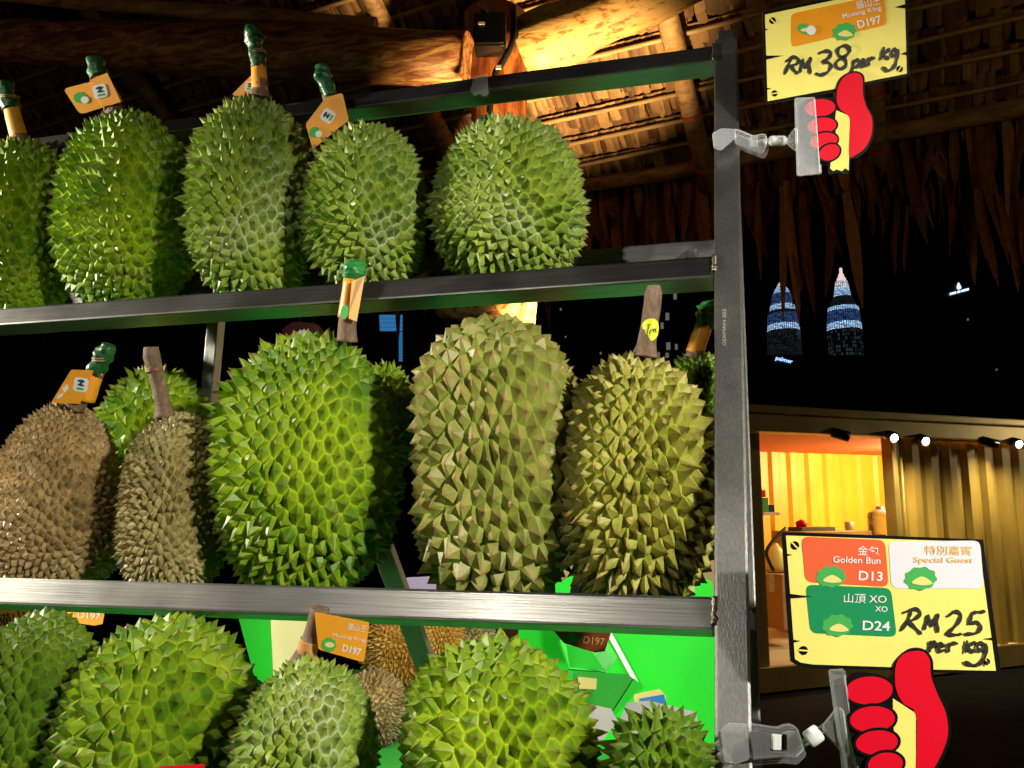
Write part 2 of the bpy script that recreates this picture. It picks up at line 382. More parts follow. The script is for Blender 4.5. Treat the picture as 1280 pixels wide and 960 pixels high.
# hanging leaves of the eave fringe (each one a piece; shared meshes)
def leaf_mesh(seed):
    r = random.Random(seed); L = 1.0; V_, F_ = [], []
    n = 7; wmax = r.uniform(0.018, 0.040); bend = r.uniform(-0.06, 0.06); fold = r.uniform(0.2, 0.5)
    for i in range(n+1):
        t = i/n
        w = wmax*(0.55+0.55*math.sin(min(1, t*1.5)*math.pi*0.5))*(1-t**3.2) + 0.002
        c = Vector((bend*t*t, 0.02*math.sin(t*5+seed), -L*t))
        V_ += [c+Vector((-w, -w*fold, 0)), c, c+Vector((w, -w*fold*r.uniform(0.6, 1.4), 0))]
    for i in range(n):
        a = i*3; F_ += [(a, a+1, a+4, a+3), (a+1, a+2, a+5, a+4)]
    me = bpy.data.meshes.new('hanging_leaf'); me.from_pydata([tuple(v) for v in V_], [], F_); me.materials.append(FRINGE)
    at_ = me.attributes.new('rnd', 'FLOAT', 'POINT'); at_.data.foreach_set('value', [r.random()]*len(V_)); me.update()
    return me
LM = [leaf_mesh(i) for i in range(14)]
EAZ = math.atan2(E.y, E.x)
nl = 0
for layer in range(3):
    x = -3.3
    while x < 1.75 and nl < 284:
        o = link(bpy.data.objects.new('hanging_leaf', rnd.choice(LM)))
        L = rnd.uniform(0.18, 0.50)*(1.0 if layer else 0.85)
        if rnd.random() < 0.13: L = rnd.uniform(0.5, 0.85)
        o.location = EAVE + E*x - V*(0.05+0.05*layer) + Vector((0, 0, -0.02+0.03*layer))
        o.rotation_euler = (rnd.uniform(-0.12, 0.12), rnd.uniform(-0.10, 0.10), EAZ + rnd.uniform(-0.7, 0.7))
        o.scale = (rnd.uniform(0.6, 1.15), 0.9, L); put(o, shelter); nl += 1
        x += rnd.uniform(0.036, 0.062)
for (px, ytop, ybot, tl, sx) in ((976, 232, 402, 0.02, .8), (983, 225, 408, -.03, 1.0), (1001, 240, 398, 0.0, .8), (1040, 245, 372, .05, 1.1), (1056, 240, 385, -.10, 1.2), (1018, 215, 330, -.22, .6), (966, 215, 310, -.15, .6),
        (1118, 250, 345, 0.06, .7), (1135, 255, 340, 0.14, .6), (1222, 235, 362, -.06, .8), (1248, 240, 352, -.12, .9), (1266, 250, 356, .05, .8), (948, 225, 350, .05, .8)):
    p0 = on_plane(px, ytop, EAVE, V); o = link(bpy.data.objects.new('hanging_leaf', rnd.choice(LM))); o.location = p0 - V*0.02
    L = (p0 - on_plane(px, ybot, EAVE, V)).length; o.scale = (sx*0.75, 0.9, L); o.rotation_euler = (0.02, tl, EAZ+rnd.uniform(-.5, .5)); put(o, shelter)
# bulk of the fringe behind the counted leaves
Vv, Fc, Rn = [], [], []
for j in range(1100):
    x = rnd.uniform(-5.5, 2.6); w = rnd.uniform(0.010, 0.028); L = rnd.uniform(0.15, 0.48)
    c = EAVE + E*x - V*rnd.uniform(0.10, 0.22); i0 = len(Vv); sk = rnd.uniform(-0.05, 0.05)
    Vv += [c-E*w, c+E*w, c+E*(w*0.8+sk)-ZA*L*0.6, c+E*sk-ZA*L, c-E*(w*0.8-sk)-ZA*L*0.6]; Fc += [(i0, i0+1, i0+2, i0+3, i0+4)]; Rn += [rnd.random()*0.5]*5
o = mesh_obj('leaf_fringe', Vv, Fc, FRINGE, shelter); o['kind'] = 'stuff'
o.data.attributes.new('rnd', 'FLOAT', 'POINT').data.foreach_set('value', Rn)
# rafters with red ties
def rafter(px, py, up, r, seed, down=0.12):
    p = on_plane(px, py, EAVE + NR*0.07, NR)
    pts = [p + S*(-down+(up+down)*i/10) for i in range(11)]
    rf = tube('rafter', pts, [r*(1+0.06*math.sin(i*1.7+seed)) for i in range(11)], POLE, shelter, 12, 0.15, seed)
    for t in (0.02, 0.33, 0.62, 0.95):
        c = p + S*t
        for q in range(3):
            cc = c + S*(q*0.007-0.007)
            ring = [cc + (E*math.cos(a)+NR*math.sin(a))*(r*1.06) + S*0.006*math.sin(a+q) for a in [2*math.pi*i/12 for i in range(13)]]
            tube('raffia_tie', ring, 0.0032, REDTIE, rf, 5)
rafter(882, 212, 2.6, 0.048, 2)
rafter(1098, 190, 2.4, 0.042, 7)
rafter(600, 262, 3.0, 0.045, 11)
rafter(330, 300, 3.0, 0.045, 13)
# log post, horizontal beam, brace, thin pole
LZ = 3.15
pp = at(622, 380, LZ)
pts = [Vector((pp.x-0.012*math.sin(i*0.9), pp.y, 0.0 + 3.46*i/16)) for i in range(17)]
tube('log_post', pts, [0.152+0.012*math.sin(i*1.3)-0.0022*i for i in range(17)], LOGPOST, shelter, 24, 0.10, 21)
b0, b1 = at(-260, 40, 3.9), at(584, 74, 3.16)
tube('log_beam', [b0.lerp(b1, i/14) for i in range(15)], [0.098+0.008*math.sin(i*0.8)+0.002*i*0.5 for i in range(15)], LOGBEAM, shelter, 20, 0.08, 5)
c0, c1 = at(652, 66, 3.08), at(930, -62, 2.9)
tube('log_brace', [c0.lerp(c1, i/12) for i in range(13)], [0.115-0.001*i+0.008*math.sin(i*1.1) for i in range(13)], LOGPALE, shelter, 20, 0.1, 9)
d0, d1 = at(-150, -22, 3.5), at(470, 34, 3.3)
tube('pole', [d0.lerp(d1, i/10) for i in range(11)], [0.036+0.005*math.sin(i*1.9) for i in range(11)], POLE, shelter, 12, 0.2, 17)
# knee stump on the post, lower left (burl)
q0, q1 = at(598, 205, LZ-0.10), at(575, 150, LZ-0.05)
# horizontal tie logs seen below the middle rail, by the post
t0, t1 = at(555, 384, 3.2), at(648, 386, 2.95)
tube('tie_log', [t0.lerp(t1, i/4) for i in range(5)], 0.05, LOGPALE, shelter, 14, 0.1, 31)
t0, t1 = at(662, 360, 2.98), at(650, 470, 2.98)
tube('tie_log', [t0.lerp(t1, i/4) for i in range(5)], 0.036, LOGPALE, shelter, 12, 0.1, 32)
# electric box and cable on the post
pb = at(613, 44, LZ-0.19)
jb = thing('junction_box', pb, 'black plastic electric box with cable on the peeled log post', 'box')
bxa = (Vector((0.97, 0.22, 0)).normalized(), Vector((-0.22, 0.97, 0)).normalized(), ZA)
box('housing', pb, (0.058, 0.04, 0.066), BLACKPL, jb, bxa, 0.006)
box('lid', pb - bxa[1]*0.043, (0.052, 0.006, 0.060), BLACKPL, jb, bxa, 0.004)
box('sticker', at(602, 29, depth(pb)-0.052), (0.012, 0.001, 0.005), WHITEP, jb, bxa)
cz = LZ-0.2
tube('cable', catmull([at(642, 8, cz+.05), at(641, 50, cz), at(628, 78, cz), at(619, 92, cz), at(613, 130, cz), at(611, 165, cz), at(609, 200, cz)], 5), 0.0125, CABLE, jb, 8)
tube('cable', catmull([at(600, 10, cz+.04), at(606, 16, cz), at(610, 26, cz+.02)], 4), 0.009, CABLE, jb, 8)
box('cable_clip', at(623, 84, cz-0.012), (0.01, 0.004, 0.008), NYLON, jb, bxa, 0.002)
# warm uplighter on the table side of the post
def uplighter():
    p = at(755, 620, 2.5); t = at(678, 82, 3.5)
    th = thing('uplight', p, 'small black uplighter fixed low beside the log post', 'lamp')
    d = (t-p).normalized()
    tube('lamp_housing', [p-d*0.10, p-d*0.02, p-d*0.005], [0.035, 0.045, 0.05], BLACKPL, th, 16)
    l = lamp('uplight_bulb', 'SPOT', p+d*0.01, 1200, (1.0, 0.64, 0.25), t, 0.03, 46, 1.0); put(l, th)
    l.matrix_parent_inverse = Matrix.Translation(-th.location)
    tube('bracket', [p-d*0.08, p-d*0.1+Vector((-0.05, 0.3, -0.03)), at(640, 560, LZ-0.14)], 0.008, BLACKPL, th, 8)
uplighter()

# ---- shop container
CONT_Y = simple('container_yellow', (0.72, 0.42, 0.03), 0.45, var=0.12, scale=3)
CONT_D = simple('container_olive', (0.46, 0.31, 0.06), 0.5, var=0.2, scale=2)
CONT_F = simple('container_frame', (0.34, 0.25, 0.08), 0.4, 0.2, var=0.2, scale=4)
CONT_C = simple('container_ceiling_red', (0.62, 0.10, 0.03), 0.6)
CONT_FL = simple('container_floor', (0.45, 0.38, 0.25), 0.7, var=0.15, scale=3)
c0 = at_z(941, 838, 0.18)
AG = PSI + math.radians(22); G = Vector((math.cos(AG), math.sin(AG), 0)); GB = Vector((-math.sin(AG), math.cos(AG), 0))
zc = depth(c0)
def wall_x(px, off=0.0):          # distance along the facade for a pixel column
    p = on_plane(px, 600, c0 + GB*off, GB); return (p-c0).dot(G)
H = on_plane(941, 512, c0, GB).z - 0.18
cont = thing('shop_container', c0, 'open yellow shipping container shop lit inside beyond the rack', 'container')
def cbox(name, x0, x1, y0, y1, z0, z1, m, parent=cont, bev=0.0):
    c = c0 + G*((x0+x1)/2) + GB*((y0+y1)/2) + ZA*((z0+z1)/2)
    return box(name, c, (abs(x1-x0)/2, abs(y1-y0)/2, abs(z1-z0)/2), m, parent, (G, GB, ZA), bev)
xd = wall_x(1113); XE = xd + 4.5
def corrugated(name, x0, x1, y, z0, z1, m, pitch=0.21, dep=0.036, along=G, off=GB, parent=cont):
    n = int(abs(x1-x0)/pitch)+1; prof = []
    for i in range(n):
        a = x0 + i*pitch
        prof += [(a, 0), (a+pitch*0.36, 0), (a+pitch*0.5, dep), (a+pitch*0.86, dep)]
    Vv = []; Fc = []
    for (a, d) in prof:
        a = min(a, x1); p = c0 + along*a + off*(y+d); Vv += [p+ZA*z0, p+ZA*z1]
    for i in range(len(prof)-1): Fc.append((i*2, i*2+2, i*2+3, i*2+1))
    return mesh_obj(name, Vv, Fc, m, parent)
D = 2.3
cbox('floor', 0.0, XE, 0.0, D, -0.10, 0.0, CONT_FL)
cbox('base_rail', -0.1, XE, -0.06, -0.002, -0.16, 0.02, CONT_F)
cbox('ceiling', 0.0, XE, 0.02, D, H-0.16, H-0.10, CONT_C)
cbox('roof', -0.15, XE, -0.02, D+0.1, H-0.095, H-0.03, CONT_F)
cbox('corner_post', -0.10, wall_x(950), -0.02, 0.10, 0.022, H-0.165, CONT_F, bev=0.01)
cbox('door_post', xd, xd+0.05, -0.04, 0.08, 0.022, H-0.165, CONT_F, bev=0.01)
cbox('fascia_beam', -0.2, XE, -0.22, -0.03, H-0.20, H-0.02, CONT_F, bev=0.012)
cbox('gutter', -0.2, XE, -0.30, -0.225, H-0.06, H+0.0, CONT_F, bev=0.01)
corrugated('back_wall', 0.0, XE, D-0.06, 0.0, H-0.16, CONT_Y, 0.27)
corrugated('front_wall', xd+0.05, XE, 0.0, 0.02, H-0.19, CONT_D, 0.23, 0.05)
tube('lock_rod', [c0+G*(xd+0.11)-GB*0.03+ZA*0.05, c0+G*(xd+0.11)-GB*0.03+ZA*(H-0.2)], 0.012, CONT_F, cont, 8)
box('lock_handle', c0+G*(xd+0.14)-GB*0.045+ZA*0.95, (0.05, 0.012, 0.012), STEEL_X, cont, (G, GB, ZA), 0.003)
cbox('side_wall', -0.02, 0.02, 0.11, D-0.07, 0.0, H-0.165, CONT_Y)
TUBE_E = simple('tube_lamp_lit', (1, 1, 1), 0.5, emit=(1.0, 0.80, 0.45), es=6)
def tube_lamp(x, y):
    p = c0+G*x+GB*y+ZA*(H-0.20)
    o = tube('ceiling_tube_lamp', [p-G*0.5, p+G*0.5], 0.02, TUBE_E, None, 8)
    tag(o, 'lit fluorescent tube under the red container ceiling', 'lamp')
    l = lamp('tube_light', 'POINT', p-ZA*0.06, 270, (1.0, 0.78, 0.38), None, 0.25); 
    l.parent = o
tube_lamp(xd+1.5, 0.9)
fl = c0 + G*(xd+3.4) - GB*1.6; lamp('container_fill', 'POINT', (fl.x, fl.y, 2.3), 70, (1.0, 0.80, 0.42), None, 0.1)  # added fill out of view, brightens the container front and fascia
# track spotlights under the fascia
LENS = simple('spot_lens_lit', (1, 1, 1), 0.3, emit=(1.0, 0.93, 0.78), es=30)
LENS2 = simple('spot_lens_dim', (1, 1, 1), 0.3, emit=(1.0, 0.93, 0.78), es=3)
def track_spot(px, py, lit, aim, lab):
    p = on_plane(px, py, c0-GB*0.24, GB); z0 = c0.z+H-0.20
    th = thing('track_spotlight', Vector((p.x, p.y, z0)), lab, 'lamp', 'spotlights under the container roof edge')
    d = ((G*aim - GB*0.55 - ZA*0.35) if not lit else (-G*0.35 - GB*0.9 - ZA*0.3)).normalized()
    tube('stalk', [Vector((p.x, p.y, z0-0.001)), p+ZA*0.02], 0.008, BLACKPL, th, 8)
    tube('lamp_housing', [p-d*0.075, p-d*0.06, p+d*0.07], [0.03, 0.042, 0.045], BLACKPL, th, 16)
    tube('lens', [p+d*0.071, p+d*0.074], [0.031, 0.029], LENS if lit else LENS2, th, 16)
    if lit:
        dl = (G*0.10 + GB*0.55 - ZA).normalized()
        l = lamp('spot_bulb', 'SPOT', p+d*0.08, 75, (1.0, 0.82, 0.45), p+d*0.08+dl, 0.03, 120, 0.9); put(l, th)
        l.matrix_parent_inverse = Matrix.Translation(-th.location)
track_spot(1050, 543, False, 1.0, 'black track spotlight over the open container doorway')
track_spot(1113, 545, True, 0.35, 'glaring track spotlight at the edge of the container doorway')
track_spot(1152, 549, True, 0.5, 'bright track spotlight, second along the closed corrugated panel')
track_spot(1236, 553, False, 1.0, 'dim tilted track spotlight over the closed corrugated panel')
track_spot(1268, 553, True, 0.4, 'glaring track spotlight past the dim tilted one')
# goods in the doorway
def goods(name, px0, py0, px1, py1, dep, y, m, lab, cat, round_=False):
    a = on_plane(px0, py0, c0+GB*y, GB); b = on_plane(px1, py1, c0+GB*y, GB)
    c = (a+b)/2; hx = abs((b-a).dot(G))/2; hz = abs(b.z-a.z)/2
    t = thing(name, c-ZA*hz, lab, cat)
    if round_:
        n = 6; prof = [(0, .9), (.06, 1), (.32, .96), (.36, 1), (.62, .96), (.66, 1), (.84, .95), (.95, .5), (1.0, .3), (1.1, .3)]
        tube('bottle', [c-ZA*hz+ZA*2*hz*u for u, _ in prof], [hx*v for _, v in prof], m, t, 20)
    else:
        box('body', c, (hx, dep, hz), m, t, (G, GB, ZA), 0.004)
    return t, c, hx, hz
WATERB = glass('water_bottle', 0.12, (0.75, 0.85, 0.95), 0.25)
t, c, hx, hz = goods('water_dispenser_bottle', 1088, 636, 1114, 668, 0.1, 1.1, WATERB, 'big clear water bottle upside down on a dispenser inside the container', 'bottle', True)
box('dispenser', c-ZA*(hz+0.42), (hx*1.15, 0.15, 0.415), WHITEP, t, (G, GB, ZA), 0.02)
t, c, hx, hz = goods('carton', 957, 716, 986, 782, 0.22, 0.9, CARD, 'brown cardboard carton on the floor just inside the container doorway', 'box')
box('tape_strip', c-GB*0.2215+ZA*hz*0.1, (hx*0.25, 0.001, hz*0.12), INK, t, (G, GB, ZA))
tube('bag', [c+ZA*(hz+0.01), c+ZA*(hz+0.08), c+ZA*(hz+0.2), c+ZA*(hz+0.27)], [hx*0.85, hx*0.95, hx*0.7, hx*0.2], CREAMP, t, 14, 0.3, 3)
t, c, hx, hz = goods('carton', 949, 716, 957, 738, 0.12, 0.6, CARD, 'small carton leaning beside the large one inside the container', 'box')
t, c, hx, hz = goods('wall_shelf', 946, 640, 966, 644, 0.10, 1.2, WHITEP, 'white shelf on the yellow wall inside the container with small packets', 'shelf')
box('packet', c+ZA*(hz+0.07)-G*hx*0.3, (hx*0.4, 0.05, 0.07), LGREEN, t, (G, GB, ZA), 0.006)
box('packet', c+ZA*(hz+0.035)+G*hx*0.5, (hx*0.35, 0.05, 0.035), NAVYP, t, (G, GB, ZA), 0.006)
box('packet', c+ZA*(hz+0.18)-G*hx*0.4, (hx*0.3, 0.04, 0.035), REDP, t, (G, GB, ZA), 0.006)
t, c, hx, hz = goods('counter', 985, 664, 1075, 800, 0.25, 1.3, CONT_FL, 'low counter against the yellow wall inside the container', 'counter')
cc = c+ZA*(hz+0.001)
rb = thing('cash_drawer', on_plane(1010, 666, c0+GB*1.3, GB), 'small grey tray with red lid on the container counter', 'tray')
p = rb.location
box('tray', p+G*0.05+ZA*0.03, (0.22, 0.1, 0.03), simple('dark_tray', (0.06, 0.07, 0.05), 0.5), rb, (G, GB, ZA), 0.006)
tube('lid', [p-G*0.08+ZA*0.06, p-G*0.08+ZA*0.1, p-G*0.07+ZA*0.13], [0.05, 0.06, 0.02], REDP, rb, 12)
p = on_plane(1062, 668, c0+GB*1.25, GB)
cup = tube('cup', [p, p+ZA*0.06, p+ZA*0.13], [0.035, 0.042, 0.046], GREYCARD, None, 12); tag(cup, 'grey paper cup on the container counter', 'cup')
arm = tube('desk_lamp_arm', catmull([on_plane(982, 660, c0+GB*.7, GB), on_plane(966, 676, c0+GB*.7, GB), on_plane(958, 690, c0+GB*.7, GB), on_plane(962, 703, c0+GB*.7, GB), on_plane(967, 713, c0+GB*.7, GB)], 5), 0.016, CABLE, None, 8)
tag(arm, 'bent black lamp arm above the cartons inside the container', 'lamp')

# ---- city beyond
def win_mat(name, base, lit, es, sx, sz, density, col2=None, fade=0.0):
    m, nt, b = new_mat(name)
    tc = N(nt, 'ShaderNodeTexCoord'); mp = N(nt, 'ShaderNodeMapping'); mp.inputs['Scale'].default_value = (sx, sx, sz)
    nt.links.new(tc.outputs['UV'], mp.inputs[0])
    vor = N(nt, 'ShaderNodeTexWhiteNoise', noise_dimensions='2D')
    fl = N(nt, 'ShaderNodeVectorMath', operation='FLOOR'); nt.links.new(mp.outputs[0], fl.inputs[0]); nt.links.new(fl.outputs[0], vor.inputs['Vector'])
    r = ramp(nt, vor.outputs[0], [(1-density, (0, 0, 0)), (min(0.999, 1-density*0.4), (1, 1, 1))])
    fr = N(nt, 'ShaderNodeVectorMath', operation='FRACTION'); nt.links.new(mp.outputs[0], fr.inputs[0])
    sx_ = N(nt, 'ShaderNodeSeparateXYZ'); nt.links.new(fr.outputs[0], sx_.inputs[0])
    g1 = N(nt, 'ShaderNodeMath', operation='LESS_THAN'); g1.inputs[1].default_value = 0.7; nt.links.new(sx_.outputs[0], g1.inputs[0])
    g2 = N(nt, 'ShaderNodeMath', operation='LESS_THAN'); g2.inputs[1].default_value = 0.72; nt.links.new(sx_.outputs[1], g2.inputs[0])
    mu = N(nt, 'ShaderNodeMath', operation='MULTIPLY'); nt.links.new(g1.outputs[0], mu.inputs[0]); nt.links.new(g2.outputs[0], mu.inputs[1])
    mu2 = N(nt, 'ShaderNodeMath', operation='MULTIPLY'); nt.links.new(mu.outputs[0], mu2.inputs[0]); nt.links.new(r.outputs[0], mu2.inputs[1])
    sc_ = N(nt, 'ShaderNodeMath', operation='MULTIPLY_ADD'); nt.links.new(mu2.outputs[0], sc_.inputs[0]); sc_.inputs[1].default_value = es; sc_.inputs[2].default_value = fade
    b.inputs['Base Color'].default_value = (*base, 1); b.inputs['Roughness'].default_value = 0.3
    b.inputs['Emission Color'].default_value = (*lit, 1); nt.links.new(sc_.outputs[0], b.inputs['Emission Strength'])
    return m
def drum(name, c, r0, r1, h, m, parent, seg=32, star=0.05):
    Vv, Fc = [], []
    for j, (r, z) in enumerate(((r0, 0), (r1, h))):
        for k in range(seg):
            a = 2*math.pi*k/seg; q = r*(1+star*math.cos(8*a)); Vv.append(c+Vector((q*math.cos(a), q*math.sin(a), z)))
    for k in range(seg): Fc.append((k, (k+1) % seg, seg+(k+1) % seg, seg+k))
    Fc += [tuple(range(seg-1, -1, -1)), tuple(range(seg, 2*seg))]
    o = mesh_obj(name, Vv, Fc, m, parent)
    uv = o.data.uv_layers.new()
    for p in o.data.polygons:
        for li, vi in zip(p.loop_indices, p.vertices):
            k = vi % seg; u = k/seg
            if len(p.vertices) == 4 and u == 0 and any((v % seg) == seg-1 for v in p.vertices): u = 1.0
            uv.data[li].uv = (u, vi//seg)
    return o
TW_HI = win_mat('tower_windows_bright', (0.05, 0.06, 0.08), (0.42, 0.66, 1.0), 2.4, 44, 5, 0.55, fade=0.04)
TW_MID = win_mat('tower_windows_blue', (0.04, 0.05, 0.08), (0.16, 0.36, 1.0), 0.42, 44, 6, 0.5, fade=0.012)
TW_DIM = win_mat('tower_windows_dim', (0.02, 0.025, 0.03), (0.45, 0.6, 0.6), 0.045, 44, 8, 0.5, fade=0.002)
TW_CROWN = win_mat('tower_crown_white', (0.2, 0.2, 0.2), (0.9, 0.92, 1.0), 1.3, 20, 3, 0.7, fade=0.12)
TW_PINK = simple('tower_pinnacle_lit', (0.5, 0.5, 0.5), 0.4, emit=(1.0, 0.68, 0.66), es=0.9)
TZ = 1400.0
def tower(px, levels, lab):
    b = at(px, 480, TZ); base = Vector((b.x, b.y, 0))
    t = thing('skyscraper_tower', base, lab, 'skyscraper')
    zpx = lambda y: (at(px, y, TZ)).z
    lo = 0.0
    for (y0, y1, w0, w1, m, nm) in levels:      # from bottom (y0) to top (y1), widths in pixels
        z0 = lo if y0 is None else zpx(y0); z1 = zpx(y1)
        drum(nm, Vector((base.x, base.y, z0)), w0/2*TZ/FPX, w1/2*TZ/FPX, z1-z0, m, t); lo = z1+0.3
    return t
tower(983, [(None, 445, 42, 42, TW_DIM, 'shaft'), (444.8, 436, 41, 40, TW_DIM, 'shaft'), (435.8, 412, 40, 39, TW_DIM, 'shaft'), (411.8, 404, 37.5, 37, TW_HI, 'setback_tier'), (403.8, 390, 37, 35, TW_MID, 'setback_tier'),
            (389.8, 386, 35, 34, TW_DIM, 'setback_tier'), (385.8, 378, 30, 28, TW_HI, 'setback_tier'), (377.8, 363, 27, 22, TW_MID, 'setback_tier'), (362.8, 356, 20, 15, TW_HI, 'setback_tier'), (355.8, 348, 13, 6, TW_CROWN, 'crown'), (347.8, 343, 3, 2, TW_PINK, 'pinnacle')],
      'lit skyscraper tower behind the hanging leaves, above the small blue sign')
tower(1060, [(None, 411, 40, 40, TW_DIM, 'shaft'), (410.8, 402, 39.5, 39, TW_HI, 'setback_tier'), (401.8, 386, 39, 36, TW_MID, 'setback_tier'), (385.8, 381, 36, 35, TW_HI, 'setback_tier'), (380.8, 367, 32, 22, TW_DIM, 'setback_tier'),
             (366.8, 356, 20, 17, TW_HI, 'setback_tier'), (355.8, 346, 17, 14, TW_CROWN, 'crown'), (345.8, 342, 11, 10, TW_PINK, 'pinnacle'), (341.8, 337, 8, 6, TW_PINK, 'pinnacle'), (336.8, 333, 5, 3, TW_PINK, 'pinnacle'), (332.8, 328.5, 4, 3, TW_PINK, 'pinnacle')],
      'lit skyscraper tower with pink glowing pinnacle, twin of the one behind leaves')
NIGHT = simple('unlit_facade', (0.012, 0.013, 0.015), 0.5)
LEDB = simple('led_blue', (0.1, 0.2, 0.3), 0.4, emit=(0.06, 0.34, 0.75), es=0.45)
SIGNB = simple('sign_blue_lit', (0.2, 0.3, 0.8), 0.4, emit=(0.30, 0.50, 1.0), es=2.2)
SIGNW = simple('sign_white_lit', (0.6, 0.7, 0.9), 0.4, emit=(0.55, 0.68, 1.0), es=1.8)
WINW = simple('window_lit_warm', (0.5, 0.4, 0.3), 0.4, emit=(0.9, 0.78, 0.7), es=0.14)
def city_block(px0, px1, ytop, Z, lab, dep=40):
    a, b = at(px0, ytop, Z), at(px1, ytop, Z); c = (a+b)/2; w = (b-a).length/2; dr = (b-a).normalized(); bk = Vector((-dr.y, dr.x, 0))
    t = thing('tower_block', Vector((c.x, c.y, 0))+bk*dep/2, lab, 'building')
    box('facade', Vector((c.x, c.y, a.z/2))+bk*dep/2, (w, dep/2, a.z/2), NIGHT, t, (dr, bk, ZA))
    return t, (a, dr, bk)
def facade_rect(t, fr, px0, y0, px1, y1, m, name='window', lift=0.4):
    a, dr, bk = fr; p0 = a - bk*lift
    P = [on_plane(px0, y0, p0, bk), on_plane(px1, y0, p0, bk), on_plane(px1, y1, p0, bk), on_plane(px0, y1, p0, bk)]
    bm = bmesh.new(); f = bm.faces.new([bm.verts.new(v) for v in P]); r = bmesh.ops.extrude_face_region(bm, geom=[f])
    bmesh.ops.translate(bm, vec=bk*0.3, verts=[v for v in r['geom'] if isinstance(v, bmesh.types.BMVert)])
    bmesh.ops.recalc_face_normals(bm, faces=bm.faces)
    return bm_obj(name, bm, m, t)
t, fr = city_block(440, 506, 388, 260, 'dark tower block edged with glowing blue light panels', 30)
for i in range(4): facade_rect(t, fr, 474+i*0.3, 393.5+i*5.2, 503.0, 398+i*5.2, LEDB, 'light_panel')
for i in range(11): facade_rect(t, fr, 498.6, 415+i*3.4, 503.0, 417.6+i*3.4, LEDB, 'light_panel')
t, fr = city_block(690, 905, 300, 330, 'dark apartment block with a few lit windows above the durians', 30)
for (x, y, w, h) in [(842, 367, 4, 7), (832, 391, 4.5, 9), (826, 403, 3.5, 8), (833, 428, 5, 9), (844, 430, 3, 7), (820, 440, 5, 8), (832, 441, 4, 6), (915, 388, 3, 4), (750, 440, 2, 3), (700, 385, 2, 3), (706, 420, 2, 2)]:
    facade_rect(t, fr, x, y, x+w, y+h, WINW)
t, fr = city_block(955, 1130, 444, 420, 'low dark block in front of the lit towers carrying a blue sign', 30)
SIGN1 = (t, fr)
t, fr = city_block(1165, 1262, 350, 500, 'dark tower block carrying a small white emblem sign', 30)
SIGN2 = (t, fr)
facade_rect(t, fr, 1209, 398, 1211, 400.5, WINW); facade_rect(t, fr, 1245, 461, 1247, 463, WINW)

# ================================================================== flat print helpers
class Sheet:
    """A real flat sheet in space; photo pixels are projected onto it."""
    def __init__(self, p0, n):
        self.p0 = Vector(p0); self.n = Vector(n).normalized()
        if self.n.dot(FW) > 0: self.n = -self.n
    def P(self, xy, lift=0.0): return on_plane(xy[0], xy[1], self.p0 + self.n*lift, self.n)
def flat(name, pts, sh, lift, m, parent, thick=0.0002):
    F_ = [sh.P(p, lift) for p in pts]; n = len(F_); B_ = [p - sh.n*thick for p in F_]
    a = sum(((F_[i]-F_[0]).cross(F_[(i+1) % n]-F_[0])).dot(sh.n) for i in range(n))
    idx = list(range(n)) if a > 0 else list(range(n-1, -1, -1))
    faces = [tuple(idx), tuple(n+i for i in reversed(idx))]
    for k in range(n):
        i, j = idx[k], idx[(k+1) % n]; faces.append((i, n+i, n+j, j))
    return mesh_obj(name, F_+B_, faces, m, parent)
def rrect(c4, r, n=4):
    out = []; c4 = [Vector(c) for c in c4]
    for i in range(4):
        p, a, b = c4[i], c4[i-1], c4[(i+1) % 4]
        s, e = p+(a-p).normalized()*r, p+(b-p).normalized()*r
        for k in range(n+1):
            t = k/n; out.append(s*(1-t)**2 + p*2*t*(1-t) + e*t*t)
    return out
def ell(c, rx, ry, rot=0, n=28, w=0.0, seed=0):
    o = []; cr, sr = math.cos(math.radians(rot)), math.sin(math.radians(rot))
    for i in range(n):
        a = 2*math.pi*i/n; k = 1+w*math.sin(a*9+seed)
        x, y = rx*k*math.cos(a), ry*k*math.sin(a); o.append((c[0]+x*cr-y*sr, c[1]+x*sr+y*cr))
    return o
def smoothp(pts, n=5):
    P = [Vector((p[0], p[1], 0)) for p in pts]; out = []; m_ = len(P)
    for i in range(m_):
        a, b, c, d = P[i-1], P[i], P[(i+1) % m_], P[(i+2) % m_]
        for k in range(n):
            t = k/n; v = 0.5*((2*b)+(c-a)*t+(2*a-5*b+4*c-d)*t*t+(3*b-a-3*c+d)*t**3); out.append((v.x, v.y))
    return out
def outset(pts, d):
    P = [Vector((p[0], p[1])) for p in pts]; n = len(P); A = sum(P[i].x*P[(i+1) % n].y-P[(i+1) % n].x*P[i].y for i in range(n)); s = 1 if A > 0 else -1
    out = []
    for i in range(n):
        t = (P[(i+1) % n]-P[i-1]); 
        if t.length < 1e-6: t = Vector((1, 0))
        t.normalize(); out.append((P[i].x+t.y*d*s, P[i].y-t.x*d*s))
    return out
